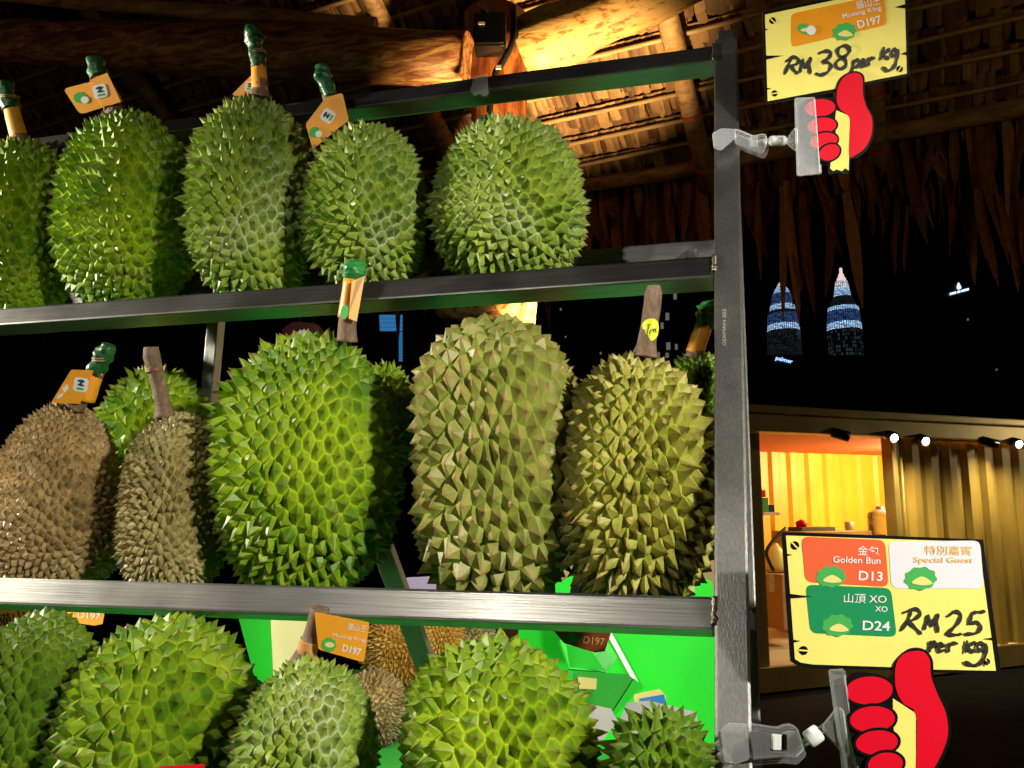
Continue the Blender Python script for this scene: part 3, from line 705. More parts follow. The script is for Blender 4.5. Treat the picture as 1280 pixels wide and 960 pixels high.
def stroke(name, lines, w, sh, lift, m, parent, T=lambda p: p):
    """marker strokes: one mesh of ribbons with round ends"""
    Vv, Fc = [], []; li = 0
    for ln in lines:
        pts = catmull([Vector((*T(p), 0)) for p in ln], 7); n = len(pts); i0 = len(Vv); li += 1
        lf = lift + 0.00003*li
        for i, p in enumerate(pts):
            t = (pts[min(i+1, n-1)]-pts[max(i-1, 0)]); t.normalize(); q = Vector((-t.y, t.x, 0))
            ww = w*(0.5+0.14*math.sin(i*0.55+li*2)); ww *= (0.75 if i in (0, n-1) else 1)
            for s_ in (-1, 1): Vv.append(sh.P((p.x+q.x*ww*s_, p.y+q.y*ww*s_), lf))
        for i in range(n-1): a = i0+i*2; Fc.append((a, a+1, a+3, a+2))
        for p in (pts[0], pts[-1]):
            k0 = len(Vv); Vv += [sh.P(e, lf+0.000012) for e in ell((p.x, p.y), w*0.42, w*0.42, 0, 10)]; Fc.append(tuple(range(k0, k0+10)))
    return mesh_obj(name, Vv, Fc, m, parent)
def text(name, s, pl, pr, h, sh, lift, m, parent, T=lambda p: p, bold=0.0):
    cu = bpy.data.curves.new('lettering', 'FONT'); cu.body = s; cu.size = 1; cu.offset = bold; cu.resolution_u = 3
    o = bpy.data.objects.new('lettering', cu); link(o); bpy.context.view_layer.update()
    dg = bpy.context.evaluated_depsgraph_get()
    me = bpy.data.meshes.new_from_object(o.evaluated_get(dg)); bpy.data.objects.remove(o); bpy.data.curves.remove(cu)
    vs = [v.co.copy() for v in me.vertices]
    if not vs: return None
    x0, x1 = min(v.x for v in vs), max(v.x for v in vs); y0, y1 = min(v.y for v in vs), max(v.y for v in vs)
    pl, pr = Vector(T(pl)), Vector(T(pr)); ex = pr-pl; u = ex.normalized(); dn = Vector((u.y, -u.x))   # up in picture (y down)
    hh = (Vector(T((0, h)))-Vector(T((0, 0)))).length
    for v, c in zip(me.vertices, vs):
        q = pl + ex*((c.x-x0)/(x1-x0)) + dn*(hh*(c.y-y0)/(y1-y0)); v.co = sh.P((q.x, q.y), lift)
    me.materials.clear(); me.materials.append(m); me.update()
    ob = link(bpy.data.objects.new(name, me)); put(ob, parent); return ob

# city signs
t, fr = SIGN1; sh = Sheet(fr[0]-fr[2]*0.6, fr[2])
text('lettering', 'palmer', (969, 451), (990, 456), 6.5, sh, 0.2, SIGNB, t, bold=0.02)
t, fr = SIGN2; sh = Sheet(fr[0]-fr[2]*0.6, fr[2])
flat('emblem', smoothp([(1198.3, 353), (1200.2, 356), (1201.8, 359.5), (1200, 361.3), (1197.4, 361.5), (1196.2, 359.2), (1197, 355.5)], 3), sh, 0.2, SIGNW, t, 0.3)
for (xa, xb) in ((1187.5, 1195.8), (1197, 1201), (1202, 1211.5)):
    n = max(2, int((xb-xa)/1.9)); stp = (xb-xa)/n
    for i in range(n):
        x = xa+i*stp; y = 369-(x-1187)*0.262
        flat('letter', [(x, y-2.8), (x+stp*0.82, y-2.9-0.2), (x+stp*0.82, y-0.35), (x, y-0.15)], sh, 0.2, SIGNW, t, 0.3)

# ================================================================== the steel rack
LEAN = math.radians(22)
PV = Vector((0, math.sin(LEAN), math.cos(LEAN))); NV = Vector((0, -math.cos(LEAN), math.sin(LEAN)))
R0 = at(893, 480, 0.69)                       # on the front face of the post, left edge
TB = 0.0125                                   # half tube
def rack_pt(px, py): return on_plane(px, py, R0, NV)
def s_of(py): return (rack_pt(893, py)-R0).dot(PV)
XP = R0.x
TABLE_Z = 1.0
rack = thing('display_rack', Vector((XP-0.5, R0.y-0.12, TABLE_Z)), 'leaning brushed steel display rack of welded square tubes holding durians', 'rack')
def bar(name, a, b, h1, h2, ax1, ax2, m, parent=rack, bev=0.0022):
    a, b = Vector(a), Vector(b); d = (b-a); L = d.length; d.normalize()
    return box(name, (a+b)/2, (L/2, h1, h2), m, parent, (d, ax1, ax2), bev)
XL = -1.15
s_bot = (TABLE_Z+0.003-R0.z)/PV.z; s_top = s_of(50)
def upright(x, nm='post'):
    a = R0 + PV*(s_bot+0.006) - NV*TB; b = R0 + PV*s_top - NV*TB
    
    if x == XP: a, b = rack_pt(893, 1100)-NV*TB+XA*TB, rack_pt(893, 49)-NV*TB+XA*TB
    else: a.x = b.x = x+TB
    return bar(nm, a, b, TB, TB, XA, NV, STEEL_Z)
post = upright(XP); upright(XL-0.025)
RAILS = {}
for nm, py in (('top', 55), ('mid', 318), ('low', 745)):
    s = s_of(py) - TB; c = R0 + PV*s - NV*(TB+0.0008); RAILS[nm] = c.copy()
    bar('rail', (XL+0.0005, c.y, c.z), (rack_pt(893, py+14).x-0.0004, c.y, c.z), TB, TB-0.001, PV, NV, STEEL_X)
s3 = s_of(745)-TB-0.345; c3 = R0+PV*s3-NV*(TB+0.0008); RAILS['bot'] = c3
bar('rail', (XL+0.0005, c3.y, c3.z), (XP-0.0005, c3.y, c3.z), TB, TB-0.001, PV, NV, STEEL_X)
# rear rails, arms and a slatted support under each tier
def tier(key, depth_, zoff, arms, rail_py=None):
    c = RAILS[key]; yb = c.y+depth_; zb = c.z+zoff
    bar('rear_rail', (XL, yb, zb), (XP+0.024, yb, zb), 0.0125, 0.0125, YA, ZA, STEEL_X if key != 'mid' else STEEL_R)
    for x in arms: bar('arm', (x, c.y+0.016, c.z-0.006), (x, yb-0.013, zb-0.004), 0.006, 0.006, XA, ZA, STEEL_R)
    return yb, zb
rr = at_Y(893, 303, RAILS['mid'].y+0.20)
TY = {}
TY['mid'] = tier('mid', 0.20, rr.z-0.0125-RAILS['mid'].z, (-0.98, -0.68, -0.35, XP-0.02))
TY['low'] = tier('low', 0.20, -0.02, (-0.98, -0.62, -0.28, XP-0.02))
TY['bot'] = tier('bot', 0.22, -0.005, (-0.98, -0.62, -0.28, XP-0.02))
# rear legs
def free_bar(nm, p, q, h1, h2, side, m=STEEL_Z, parent=rack):
    d = (Vector(q)-Vector(p)).normalized(); s1 = (side-d*side.dot(d)).normalized(); return bar(nm, p, q, h1, h2, s1, d.cross(s1), m, parent, 0.0015)
a, b = at(276, 340, 1.22), at(256, 560, 1.20); free_bar('rear_leg', a, b, 0.0095, 0.0095, XA)
a, b = at(462, 640, 0.93), at(556, 895, 0.95); free_bar('rear_leg', a, b, 0.012, 0.006, XA)
a, b = at(907.5, 46, 0.97), at(936.5, 980, 0.59); free_bar('rear_leg', a, b, 0.0095, 0.0095, XA)
# weld beads at the joints of rails and post
for nm in ('top', 'mid', 'low'):
    c = RAILS[nm]; Vv = []; rw = random.Random(3)
    py_ = {'top': 55, 'mid': 318, 'low': 745}[nm]; e0 = rack_pt(893, py_+1); e1 = rack_pt(893, py_+(36 if nm == 'low' else 21))
    pts = [e0.lerp(e1, i/9) + XA*0.0007*rw.uniform(-1, 1) - NV*0.0004 for i in range(10)]
    tube('weld_bead', pts, [0.0018+0.001*rw.random() for _ in pts], WELD, post, 6)
# etched mill marks on the post, strip of clear tape on the top rail
shp = Sheet(R0, NV)
ETCH = simple('etched_steel', (0.55, 0.55, 0.52), 0.6, 0.6)
text('etched_marking', 'GERMAN 202', (907.5, 432), (907.5, 386), 4.5, shp, 0.0002, ETCH, post)
TAPEC = glass('clear_tape', 0.2, (1, 1, 1), 0.1)
tp = flat('clear_tape', [(592, 95.5), (609, 92), (611, 118), (606, 121), (600, 117), (593, 120), (588, 113)], shp, 0.0012, TAPEC, None, 0.0005)
tag(tp, 'crumpled scrap of clear tape stuck on the top rail of the rack', 'tape')

# table that carries rack and cartons
TABLEM = simple('green_table_sheet', (0.02, 0.27, 0.03), 0.45, var=0.12, scale=6)
table = thing('display_table', (-0.6, 1.2, 0), 'table with bright green top under the leaning rack and the cartons', 'table')
box('table_top', (-0.76, 1.20, TABLE_Z-0.02), (0.79, 0.93, 0.02), TABLEM, table, bev=0.004)
for x in (-1.5, -0.02):
    for y in (0.33, 2.08): box('leg', (x, y, (TABLE_Z-0.041)/2), (0.025, 0.025, (TABLE_Z-0.041)/2), STEEL_Z, table, bev=0.003)

# ================================================================== durians
def durian_husk(name, center, ax, ay, az, a, b, Np, spine, mat_, parent, seed, tap=0.0, sq=0.15, lobes=5, lamp_=0.05, flat_tip=0.0, bend=0.0, conc=0.40, small_top=0.0, xs=1.0):
    rng = np.random.default_rng(seed)
    Np = int(Np*(1.5 if Np < 600 else 1.22)); spine = spine*(0.88 if b/a < 1.9 else 1.0)
    i = np.arange(Np)+0.5; ph = np.arccos(1-2*i/Np); th = math.pi*(1+5**0.5)*i
    U = np.stack([np.cos(th)*np.sin(ph), np.sin(th)*np.sin(ph), np.cos(ph)], 1)
    U += rng.normal(0, 0.46*math.sqrt(4*math.pi/Np)/2.2, U.shape); U /= np.linalg.norm(U, axis=1)[:, None]
    rat = b/a
    for it in range(4):                                    # relax on the stretched body
        Pb = U*np.array([1, 1, rat]); dd = Pb[:, None]-Pb[None]; r2 = (dd**2).sum(2)+1e-9
        cell = 4*math.pi*(rat**0.8)/Np; w = np.exp(-r2/(cell*1.1))
        f = (dd*w[..., None]).sum(1); Pb = Pb + f*0.16*(0.6 if it > 2 else 1); U = Pb/np.array([1, 1, rat]); U /= np.linalg.norm(U, axis=1)[:, None]
    p1, p2 = rng.uniform(0, 6.28, 2); nz = rng.normal(0, 1, (4, 3)); nph = rng.uniform(0, 6.28, 4)
    def surf(D):
        z = D[:, 2]; az_ = np.arctan2(D[:, 1], D[:, 0]); sp_ = np.sqrt(np.clip(1-z*z, 0, 1))
        k = 1 + lamp_*np.cos(lobes*az_+p1+0.5*z)*sp_ + 0.35*lamp_*np.cos(2*az_+p2+2*z)
        for q in range(4): k = k + 0.018*np.sin(D@(nz[q]*2.2)+nph[q])
        xy = k*(1+tap*z)*(1+sq*z*z*(1-z*z)*2.0)
        out = np.stack([D[:, 0]*a*xy*xs, D[:, 1]*a*xy, z*b*(1+0.012*np.cos(3*az_+p1))], 1)
        out[:, 0] += bend*a*(z*z-0.33)
        return out
    bm = bmesh.new()
    for u in U: bm.verts.new(u)
    bm.verts.index_update(); bm.verts.ensure_lookup_table()
    bmesh.ops.convex_hull(bm, input=bm.verts, use_existing_faces=False)
    bmesh.ops.triangulate(bm, faces=bm.faces)
    tris = np.array([[v.index for v in f.verts] for f in bm.faces]); bm.free()
    A, B, C_ = U[tris[:, 0]], U[tris[:, 1]], U[tris[:, 2]]
    nn = np.cross(B-A, C_-A); nn /= np.linalg.norm(nn, axis=1)[:, None]+1e-12
    sg = np.sign((nn*(A+B+C_)).sum(1)); nn *= sg[:, None]
    cen = (A+B+C_); cen /= np.linalg.norm(cen, axis=1)[:, None]
    VD = nn*0.6+cen*0.4; VD /= np.linalg.norm(VD, axis=1)[:, None]
    SV = surf(VD); nv = len(SV)
    around = [[] for _ in range(Np)]
    for ti, t in enumerate(tris):
        for v in t: around[v].append(ti)
    SU = surf(U)
    verts = [SV*0.988]; faces = []; hv = [np.zeros(nv)]; rv = [np.full(nv, 0.5)]; cnt = nv
    for v in range(Np):
        ts = around[v]
        if len(ts) < 3: continue
        n0 = U[v]; e1 = np.cross(n0, [0.3, 0.5, 0.81]); e1 /= np.linalg.norm(e1); e2 = np.cross(n0, e1)
        ang = np.arctan2((VD[ts]-n0)@e2, (VD[ts]-n0)@e1); ts = [ts[k] for k in np.argsort(ang)]
        ring = SV[ts]; c = 0.5*ring.mean(0)+0.5*SU[v]
        nx = np.roll(ring, -1, 0); nrm = np.cross(ring-c, nx-c).sum(0); nrm /= np.linalg.norm(nrm)+1e-12
        size = np.linalg.norm(ring-c, axis=1).mean()
        z = U[v, 2]
        h = 0.80*spine*(0.5*size/ (a*math.sqrt(4*rat**0.8/Np)) + 0.5)*rng.uniform(0.75, 1.2)
        h *= np.clip(0.96+0.22*(np.sin(U[v]@nz[0]*1.7+nph[1])+np.sin(U[v]@nz[1]*2.1+nph[3])), 0.6, 1.25)
        if z > 0.8: h *= 1-small_top*(z-0.8)/0.2
        r = rng.random(); tilt = rng.normal(0, 0.13, 3)*h; tilt[2] -= 0.10*h
        m = len(ts); axis = nrm*h
        if rng.random() < 0.04: axis *= 0.55                 # a broken spine
        t1 = 0.50; mid = c + (ring-c)*t1 + axis*conc*rng.uniform(0.92, 1.08) + tilt*0.25
        tipr = 0.09+flat_tip; tip = c + (ring-c)*tipr*0.9 + axis*0.93 + tilt*0.9
        apex = c + axis*1.03 + tilt
        verts += [mid, tip, apex[None]]; hv += [np.full(m, 0.5), np.full(m, 0.92), np.ones(1)]; rv += [np.full(2*m+1, r)]
        for k in range(m):
            k2 = (k+1) % m
            faces.append((ts[k], ts[k2], cnt+k2, cnt+k)); faces.append((cnt+k, cnt+k2, cnt+m+k2, cnt+m+k)); faces.append((cnt+m+k, cnt+m+k2, cnt+2*m))
        cnt += 2*m+1
    Vx = np.concatenate(verts); M3 = np.array([list(ax), list(ay), list(az)])
    Vw = Vx@M3 + np.array(center)
    me = bpy.data.meshes.new(name); me.from_pydata(Vw.tolist(), [], faces); me.materials.append(mat_); me.update()
    col = me.color_attributes.new('dat', 'FLOAT_COLOR', 'POINT'); H_ = np.concatenate(hv); R_ = np.concatenate(rv)
    dat = np.stack([H_, R_, R_*0, R_*0+1], 1).astype(np.float32); col.data.foreach_set('color', dat.ravel())
    o = link(bpy.data.objects.new(name, me)); put(o, parent); return o

DUR = {}
def durian(key, box_, tierk, matk, Np, spine_px, label, back=0.0, roll=0.0, seed=1, Y=None, group=None, yoff=0.0, **kw):
    x0, y0, x1, y1 = box_; cx, cy = (x0+x1)/2, (y0+y1)/2
    if Y is None:
        c = RAILS[tierk]
        Yc = c.y+0.1
        for _ in range(4):
            Z = depth(at_Y(cx, cy, Yc)); a = (x1-x0)/2/FPX*Z*0.97
            Yc = c.y + TB + 0.004 + a*0.93 + back
    else: Yc = Y
    ctr = at_Y(cx, cy, Yc); Z = depth(ctr)
    # keep the pixel width: rays are oblique at the picture's edge
    a = (x1-x0)/2/FPX*Z; b = (y1-y0)/2/FPX*Z
    sp_ = spine_px/FPX*Z; a -= sp_*0.60; b -= sp_*0.60
    t = thing('durian', ctr - ZA*b, label, 'durian', group)
    rng = random.Random(seed); spin = rng.uniform(0, 6.28)
    rr_ = math.radians(roll); view = (ctr-CAM).normalized(); vh = Vector((view.x, view.y, 0)).normalized(); side = Vector((vh.y, -vh.x, 0))
    az = (ZA*math.cos(rr_) + side*math.sin(rr_)).normalized(); ax0 = side; ax0 = (ax0-az*ax0.dot(az)).normalized(); ay0 = az.cross(ax0)
    if kw.pop('nospin', False): spin = 0
    ax = ax0*math.cos(spin)+ay0*math.sin(spin); ay = az.cross(ax)
    durian_husk('husk', ctr, ax, ay, az, a, b, Np, sp_, DM[matk], t, seed, **kw)
    DUR[key] = (t, ctr, a, b, Z)
    return t
def stem(key, pts, radii, m=STEMBARK, dz=0.0, name='stem'):
    t, ctr, a, b, Z = DUR[key]; Zs = Z+dz
    P = catmull([at(x, y, Zs) for x, y in pts], 5); n = len(P); k = len(radii)-1
    R = [(radii[min(int(i/(n-1)*k), k-1)]*(1-(i/(n-1)*k-min(int(i/(n-1)*k), k-1)))+radii[min(int(i/(n-1)*k), k-1)+1]*(i/(n-1)*k-min(int(i/(n-1)*k), k-1)))*Zs/FPX for i in range(n)]
    return tube(name, P, R, m, t, 14, 0.34 if m in (TAPE_G, TAPE_L) else 0.06, len(key)+ord(key[0]))
def wrap(key, p0, p1, r0, r1, m=TAGO, dz=0.0):
    return stem(key, [p0, ((p0[0]+p1[0])/2, (p0[1]+p1[1])/2), p1], [r0, r1], m, dz, 'paper_wrap')
def tape_top(key, pts, radii, m=TAPE_G, dz=0.0, tw=None):
    o = stem(key, pts, radii, m, dz, 'green_tape_cap')
    if tw:
        t, ctr, a, b, Z = DUR[key]; c = at(tw[0], tw[1], Z+dz); r = tw[2]*Z/FPX
        for q in range(2):
            ring = [c + RT*math.cos(u)*r + FW*math.sin(u)*r + UP*(0.0025*q+0.0015*math.sin(u)) for u in [2*math.pi*i/14 for i in range(15)]]
            tube('rubber_band', ring, 0.0011, TWINE, o, 5)
    return o
def flag(key, corners, dz=-0.012, m=TAGO, tilt=0.0, r=3):
    t, ctr, a, b, Z = DUR[key]; p = at(*corners[0], Z+dz)
    n = -FW*math.cos(tilt)+RT*math.sin(tilt); sh = Sheet(p, n)
    o = flat('paper_tag', rrect(corners, r), sh, 0.0, m, t, 0.0006); return o, sh
def mini_durian(o, sh, c, r, rot=0, lift=0.0004):
    flat('print', ell(c, r, r*0.85, rot, 26, 0.08), sh, lift, LGREEN, o, 0.0002)
    flat('print', ell((c[0]+r*0.75, c[1]+r*0.35), r*0.62, r*0.55, rot, 18), sh, lift+0.0003, WHITEP, o, 0.0002)
def emblem(o, sh, c, r, rot=0, lift=0.0004):
    cr, sr = math.cos(math.radians(rot)), math.sin(math.radians(rot)); T = lambda x, y: (c[0]+(x*cr-y*sr)*r, c[1]+(x*sr+y*cr)*r)
    flat('print', rrect([T(-1, -1), T(1, -1), T(1, 1), T(-1, 1)], r*0.5), sh, lift, WHITEP, o, 0.0002)
    flat('print', smoothp([T(-.6, -.5), T(0, -.75), T(.5, -.5), T(.1, -.2), T(.55, .1), T(-.1, .2), T(-.5, .0), T(-.1, -.25)], 3), sh, lift+0.0003, NAVYP, o, 0.0002)
    flat('print', [T(-.5, .4), T(.5, .4), T(.5, .7), T(-.5, .7)], sh, lift+0.0003, LGREEN, o, 0.0002)

# ---- top tier
durian('A', (-48, 168, 98, 408), 'mid', 'green', 620, 11, 'green durian with slim orange wrapped stem at the far end of the top tier', seed=11, sq=0.12, lobes=4, lamp_=0.06)
stem('A', [(28, 182), (22, 165), (16, 148)], [12, 8.5, 8]); wrap('A', (24, 173), (14, 135), 10, 9)
tape_top('A', [(14, 137), (9, 122), (6, 105)], [11, 10, 11], TAPE_G, 0, (12, 123, 10.5))
durian('B', (72, 130, 250, 404), 'mid', 'green', 560, 14, 'green durian with orange flag tag standing out level beside its stem', seed=12, sq=0.14, lobes=4, lamp_=0.06)
stem('B', [(146, 146), (140, 132), (130, 110)], [16, 10, 9]); wrap('B', (142, 128), (124, 95), 11, 10)
tape_top('B', [(126, 98), (121, 86), (118, 73)], [11.5, 11, 10])
o, sh = flag('B', [(79, 111), (118, 101), (149, 128), (100, 143)], -0.014, r=6)
flat('paper_tag', [(112, 100), (134, 91), (151, 127), (140, 131), (128, 133)], sh, 0.0006, TAGO, DUR['B'][0], 0.0006)
mini_durian(o, sh, (100, 122), 8); emblem(o, sh, (125, 114), 8.5, -14, 0.0012)
durian('C', (236, 112, 395, 392), 'mid', 'bloom', 470, 14, 'tall green durian with pale bloom near its top and banded tape cap', seed=13, sq=0.18, lobes=3, lamp_=0.05, tap=-0.04)
stem('C', [(324, 122), (325, 112), (325, 100)], [14, 10, 9.5]); wrap('C', (325, 118), (323, 83), 10.5, 9)
tape_top('C', [(323, 85), (321, 70), (318, 58), (317, 44), (322, 37)], [10, 10, 8.5, 13, 9], TAPE_G, 0, (322, 66, 10))
o, sh = flag('C', [(290, 118), (314, 94), (316, 118), (303, 122)], 0.002, r=2); emblem(o, sh, (312, 108), 6, 10)
durian('D', (384, 146, 540, 376), 'mid', 'bloom', 430, 14, 'green durian with orange tag hanging slantwise under the top rail', seed=14, sq=0.1, tap=-0.06, lamp_=0.04)
stem('D', [(424, 156), (418, 140), (410, 118)], [14, 9, 8]); tape_top('D', [(414, 122), (408, 108), (403, 94), (402, 82)], [9, 9.5, 10.5, 8])
o, sh = flag('D', [(404, 124), (424, 114), (437, 146), (393, 188), (382, 157)], -0.014, r=3) if False else flag('D', [(407, 122), (428, 116), (436, 150), (391, 187)], -0.014, r=3)
flat('paper_tag', rrect([(408, 121), (382, 155), (391, 187), (425, 158)], 3), sh, 0.0009, TAGO, DUR['D'][0], 0.0006)
emblem(o, sh, (410, 145), 8, -58, 0.0014); mini_durian(o, sh, (393, 165), 7, -50, 0.0014)
durian('E', (538, 146, 738, 372), 'mid', 'bloom', 620, 15, 'round green durian with whitish spine roots at the end of the top tier', seed=15, sq=0.15, lamp_=0.03)
stem('E', [(606, 162), (604, 154), (602, 147)], [10, 9, 8], TAPE_G, -0.012)
# ---- middle tier
durian('G', (118, 456, 268, 690), 'low', 'green', 330, 13, 'bright green durian standing behind the two brown ones', back=0.17, seed=21, lamp_=0.04)
durian('F', (-4, 498, 156, 748), 'low', 'brown', 1150, 8, 'dusty brown pear-shaped durian with orange tag on its bent stem', seed=22, tap=-0.30, sq=0.12, lamp_=0.06, lobes=3, conc=0.36)
stem('F', [(92, 508), (100, 498), (112, 480), (122, 465)], [14, 11, 9.5, 9])
wrap('F', (106, 500), (119, 464), 12, 10.5); tape_top('F', [(118, 468), (126, 452), (133, 440), (137, 430)], [10.5, 11, 12, 8], TAPE_G, 0, (128, 450, 11))
o, sh = flag('F', [(89, 462), (117, 463), (100, 505), (64, 503)], -0.013, r=2); emblem(o, sh, (101, 481), 9, 10)
flat('print', [(78, 485), (84, 480), (86, 486), (80, 491)], sh, 0.0004, WHITEP, o); flat('print', [(72, 494), (79, 491), (78, 496), (71, 499)], sh, 0.0004, WHITEP, o)
durian('H', (150, 510, 286, 752), 'low', 'khaki', 900, 10, 'khaki brown durian with a bare twisted brown stem', seed=23, tap=-0.08, sq=0.2, lobes=3, lamp_=0.08)
stem('H', [(206, 522), (204, 505), (199, 485), (194, 462), (190, 446), (189, 434)], [13, 9.5, 9, 9, 10.5, 8.5])
stem('H', [(194, 465), (193, 460)], [10.3, 10.3], simple('stem_ring', (0.20, 0.07, 0.03), 0.6), 0, 'stem_ring'); stem('H', [(204, 506), (204, 503)], [10.2, 10.2], STEMBARK, 0, 'stem_ring')
durian('I2', (440, 452, 522, 600), 'low', 'green', 260, 11, 'green durian peeping out between the big green one and the olive one', back=0.17, seed=24)
durian('I', (268, 408, 510, 756), 'low', 'green', 520, 19, 'biggest vivid green durian with orange wrapped stem crossing the middle rail', seed=26, sq=0.06, lobes=4, lamp_=0.045, tap=-0.05)
stem('I', [(434, 428), (434, 408), (436, 385), (440, 362), (442, 345)], [13, 11.5, 11, 10, 9.5], STEMBARK, -0.01)
wrap('I', (434, 398), (441, 350), 12.2, 11.6, TAGO, -0.01)
tape_top('I', [(442, 352), (442, 342), (443, 333), (442, 325)], [11, 15, 15.5, 7], TAPE_L, -0.01)
o, sh = flag('I', [(440, 352), (456, 345), (446, 402), (436, 398)], -0.026, TAGO, 0.5, 1)
flat('paper_tag', [(446, 351), (454.5, 346), (441, 380), (436, 392)], sh, 0.0007, TAGBACK, DUR['I'][0], 0.0005)
flat('print', ell((430.5, 390), 5, 9.5, 10, 18, 0.1), sh, 0.0, LGREEN, o)
durian('J', (508, 382, 728, 770), 'low', 'olive', 340, 20, 'tall dusty olive durian with coarse spines and no stem in sight', seed=29, tap=0.05, sq=0.35, lobes=4, lamp_=0.06, conc=0.42)
durian('J2', (640, 440, 728, 580), 'low', 'olive', 230, 12, 'pale green durian mostly hidden behind the dusty olive one', back=0.17, seed=30)
durian('K', (690, 432, 900, 776), 'low', 'yellow', 420, 21, 'yellow-olive durian with thick bare stem bearing a round yellow sticker', seed=33, tap=0.0, sq=0.1, lobes=4, lamp_=0.03)
stem('K', [(806, 446), (808, 432), (811, 412), (815, 385), (817, 366), (817, 357)], [17, 12.5, 11, 11, 11, 7.5], STEMBARK, -0.005)
t_, c_, a_, b_, Z_ = DUR['K']; ps = at(812, 412, Z_-0.005)
def sticker():
    # round label bent round the stem
    cx, cy, r = 812.5, 413.0, 14.0; Zs = Z_-0.005; R = 11.9*Zs/FPX; Vv, Fc = [], []
    def on(u, v): # u,v in px
        an = u/11.9; axis = at(812-(v)*0.10*0, cy+v, Zs) + RT*(0.10*(-v)/FPX*Zs)
        return axis + RT*math.sin(an)*R - FW*math.cos(an)*R
    Vv.append(on(0, 0)); n = 28; rings = 4
    for j in range(1, rings+1):
        for k in range(n): an = 2*math.pi*k/n; Vv.append(on(math.cos(an)*r*j/rings-1.5, math.sin(an)*r*j/rings))
    for k in range(n): Fc.append((0, 1+k, 1+(k+1) % n))
    for j in range(rings-1):
        for k in range(n): Fc.append((1+j*n+k, 1+(j+1)*n+k, 1+(j+1)*n+(k+1) % n, 1+j*n+(k+1) % n))
    o = mesh_obj('round_sticker', Vv, Fc, STICKER, t_)
    Wv, Wf = [], []
    for ln in ([(-6, -6), (-1, -7)], [(-3.5, -6), (-5, 8)], [(-1, 1), (-1.5, 5)], [(-1, 2), (2, -1)], [(2.5, 2), (5, 0), (4, -1.5), (2.5, 1), (4, 4)], [(6, -2), (6, 3), (8, 2)]):
        pts = catmull([Vector((*p, 0)) for p in ln], 5); i0 = len(Wv)
        for p in pts:
            for s_ in (-.5, .5): q = on(p.x+s_, p.y+s_*0.4); Wv.append(q-FW*0.0005)
        for i in range(len(pts)-1): aa = i0+i*2; Wf.append((aa, aa+1, aa+3, aa+2))
    mesh_obj('handwriting', Wv, Wf, MARKER, o)
sticker()
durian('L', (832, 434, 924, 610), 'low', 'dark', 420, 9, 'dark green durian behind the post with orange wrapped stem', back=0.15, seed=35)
stem('L', [(868, 448), (872, 432), (880, 410)], [13, 10, 9.5]); wrap('L', (868, 442), (880, 406), 11.5, 11); tape_top('L', [(880, 408), (884, 395), (885, 382), (884, 376)], [11.5, 12, 13, 8], TAPE_L, 0, (883, 394, 12.4))
# ---- bottom tier
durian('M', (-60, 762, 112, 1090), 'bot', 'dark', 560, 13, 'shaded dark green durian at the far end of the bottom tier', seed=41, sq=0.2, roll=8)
durian('N', (66, 768, 322, 1110), 'bot', 'green', 430, 20, 'large lime green durian in the bottom tier beside the shaded one', seed=42, sq=0.08, lobes=4, lamp_=0.04, roll=6)
durian('O', (284, 824, 470, 1110), 'bot', 'bloom', 430, 17, 'green durian with brown wrapped stem and dangling tag in the bottom tier', seed=43, tap=-0.05, roll=4)
stem('O', [(372, 836), (384, 812), (394, 785), (400, 760)], [15, 12, 12, 12], STEMBARK, 0.03); wrap('O', (381, 822), (388, 800), 13, 13, TAGBACK, 0.03)
o, sh = flag('O', [(393, 765), (462, 778), (455, 828), (398, 812)], 0.018, TAGO, r=4)
TOr = simple('print_rust', (0.22, 0.05, 0.015), 0.5)
flat('print', ell((411, 806), 9, 9, 0, 22, 0.07), sh, 0.0004, LGREEN, o); flat('print', ell((412, 806), 6, 3.4, 8, 16), sh, 0.0007, CREAMP, o)
text('lettering', 'D197', (427, 814), (450, 820), 9, sh, 0.0004, WHITEP, o, bold=0.02); text('lettering', 'Musang King', (415, 797), (456, 804), 6, sh, 0.0004, WHITEP, o); text('lettering', '貓山王', (434, 787), (457, 791), 9, sh, 0.0004, WHITEP, o)
durian('S', (494, 794, 752, 1130), 'bot', 'green', 380, 22, 'broad green durian with big spines leaning in the bottom tier', seed=44, sq=0.08, lobes=4, lamp_=0.05, roll=-6)
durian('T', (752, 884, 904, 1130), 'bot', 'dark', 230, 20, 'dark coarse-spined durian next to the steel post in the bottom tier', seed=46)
# small ones on the table behind
def table_durian(key, box_, matk, Np, sp, label, seed, Yc, **kw):
    x0, y0, x1, y1 = box_
    return durian(key, box_, 'bot', matk, Np, sp, label, seed=seed, Y=Yc, **kw)
def ytab(px, py): return at_z(px, py, TABLE_Z).y
table_durian('P', (426, 836, 506, 944), 'brown', 420, 10, 'small dark brown bristly durian behind the bottom tier', 51, ytab(466, 936)+0.04, tap=0.1, conc=0.3)
table_durian('Q', (452, 765, 542, 868), 'gold', 480, 10, 'brown bristly durian in shadow behind the slanting steel leg', 52, ytab(490, 868)+0.06, conc=0.3)
table_durian('R', (518, 752, 586, 862), 'gold', 520, 8, 'golden bristly durian beside the slanting steel leg', 53, ytab(550, 862)+0.06, conc=0.3)
table_durian('R2', (560, 756, 622, 858), 'khaki', 520, 8, 'khaki bristly durian next to the golden one on the table', 54, ytab(590, 858)+0.06, conc=0.3)

# ================================================================== cartons, boards and folded packs behind the bottom tier
def slab(name, pts, p0, n, m, label, cat, thick=0.02, r=0):
    sh_ = Sheet(p0, n); o = flat(name, rrect(pts, r) if r else pts, sh_, 0.0, m, None, thick)
    if label: tag(o, label, cat)
    return o, sh_
back = Vector((0.12, -1, 0.10))
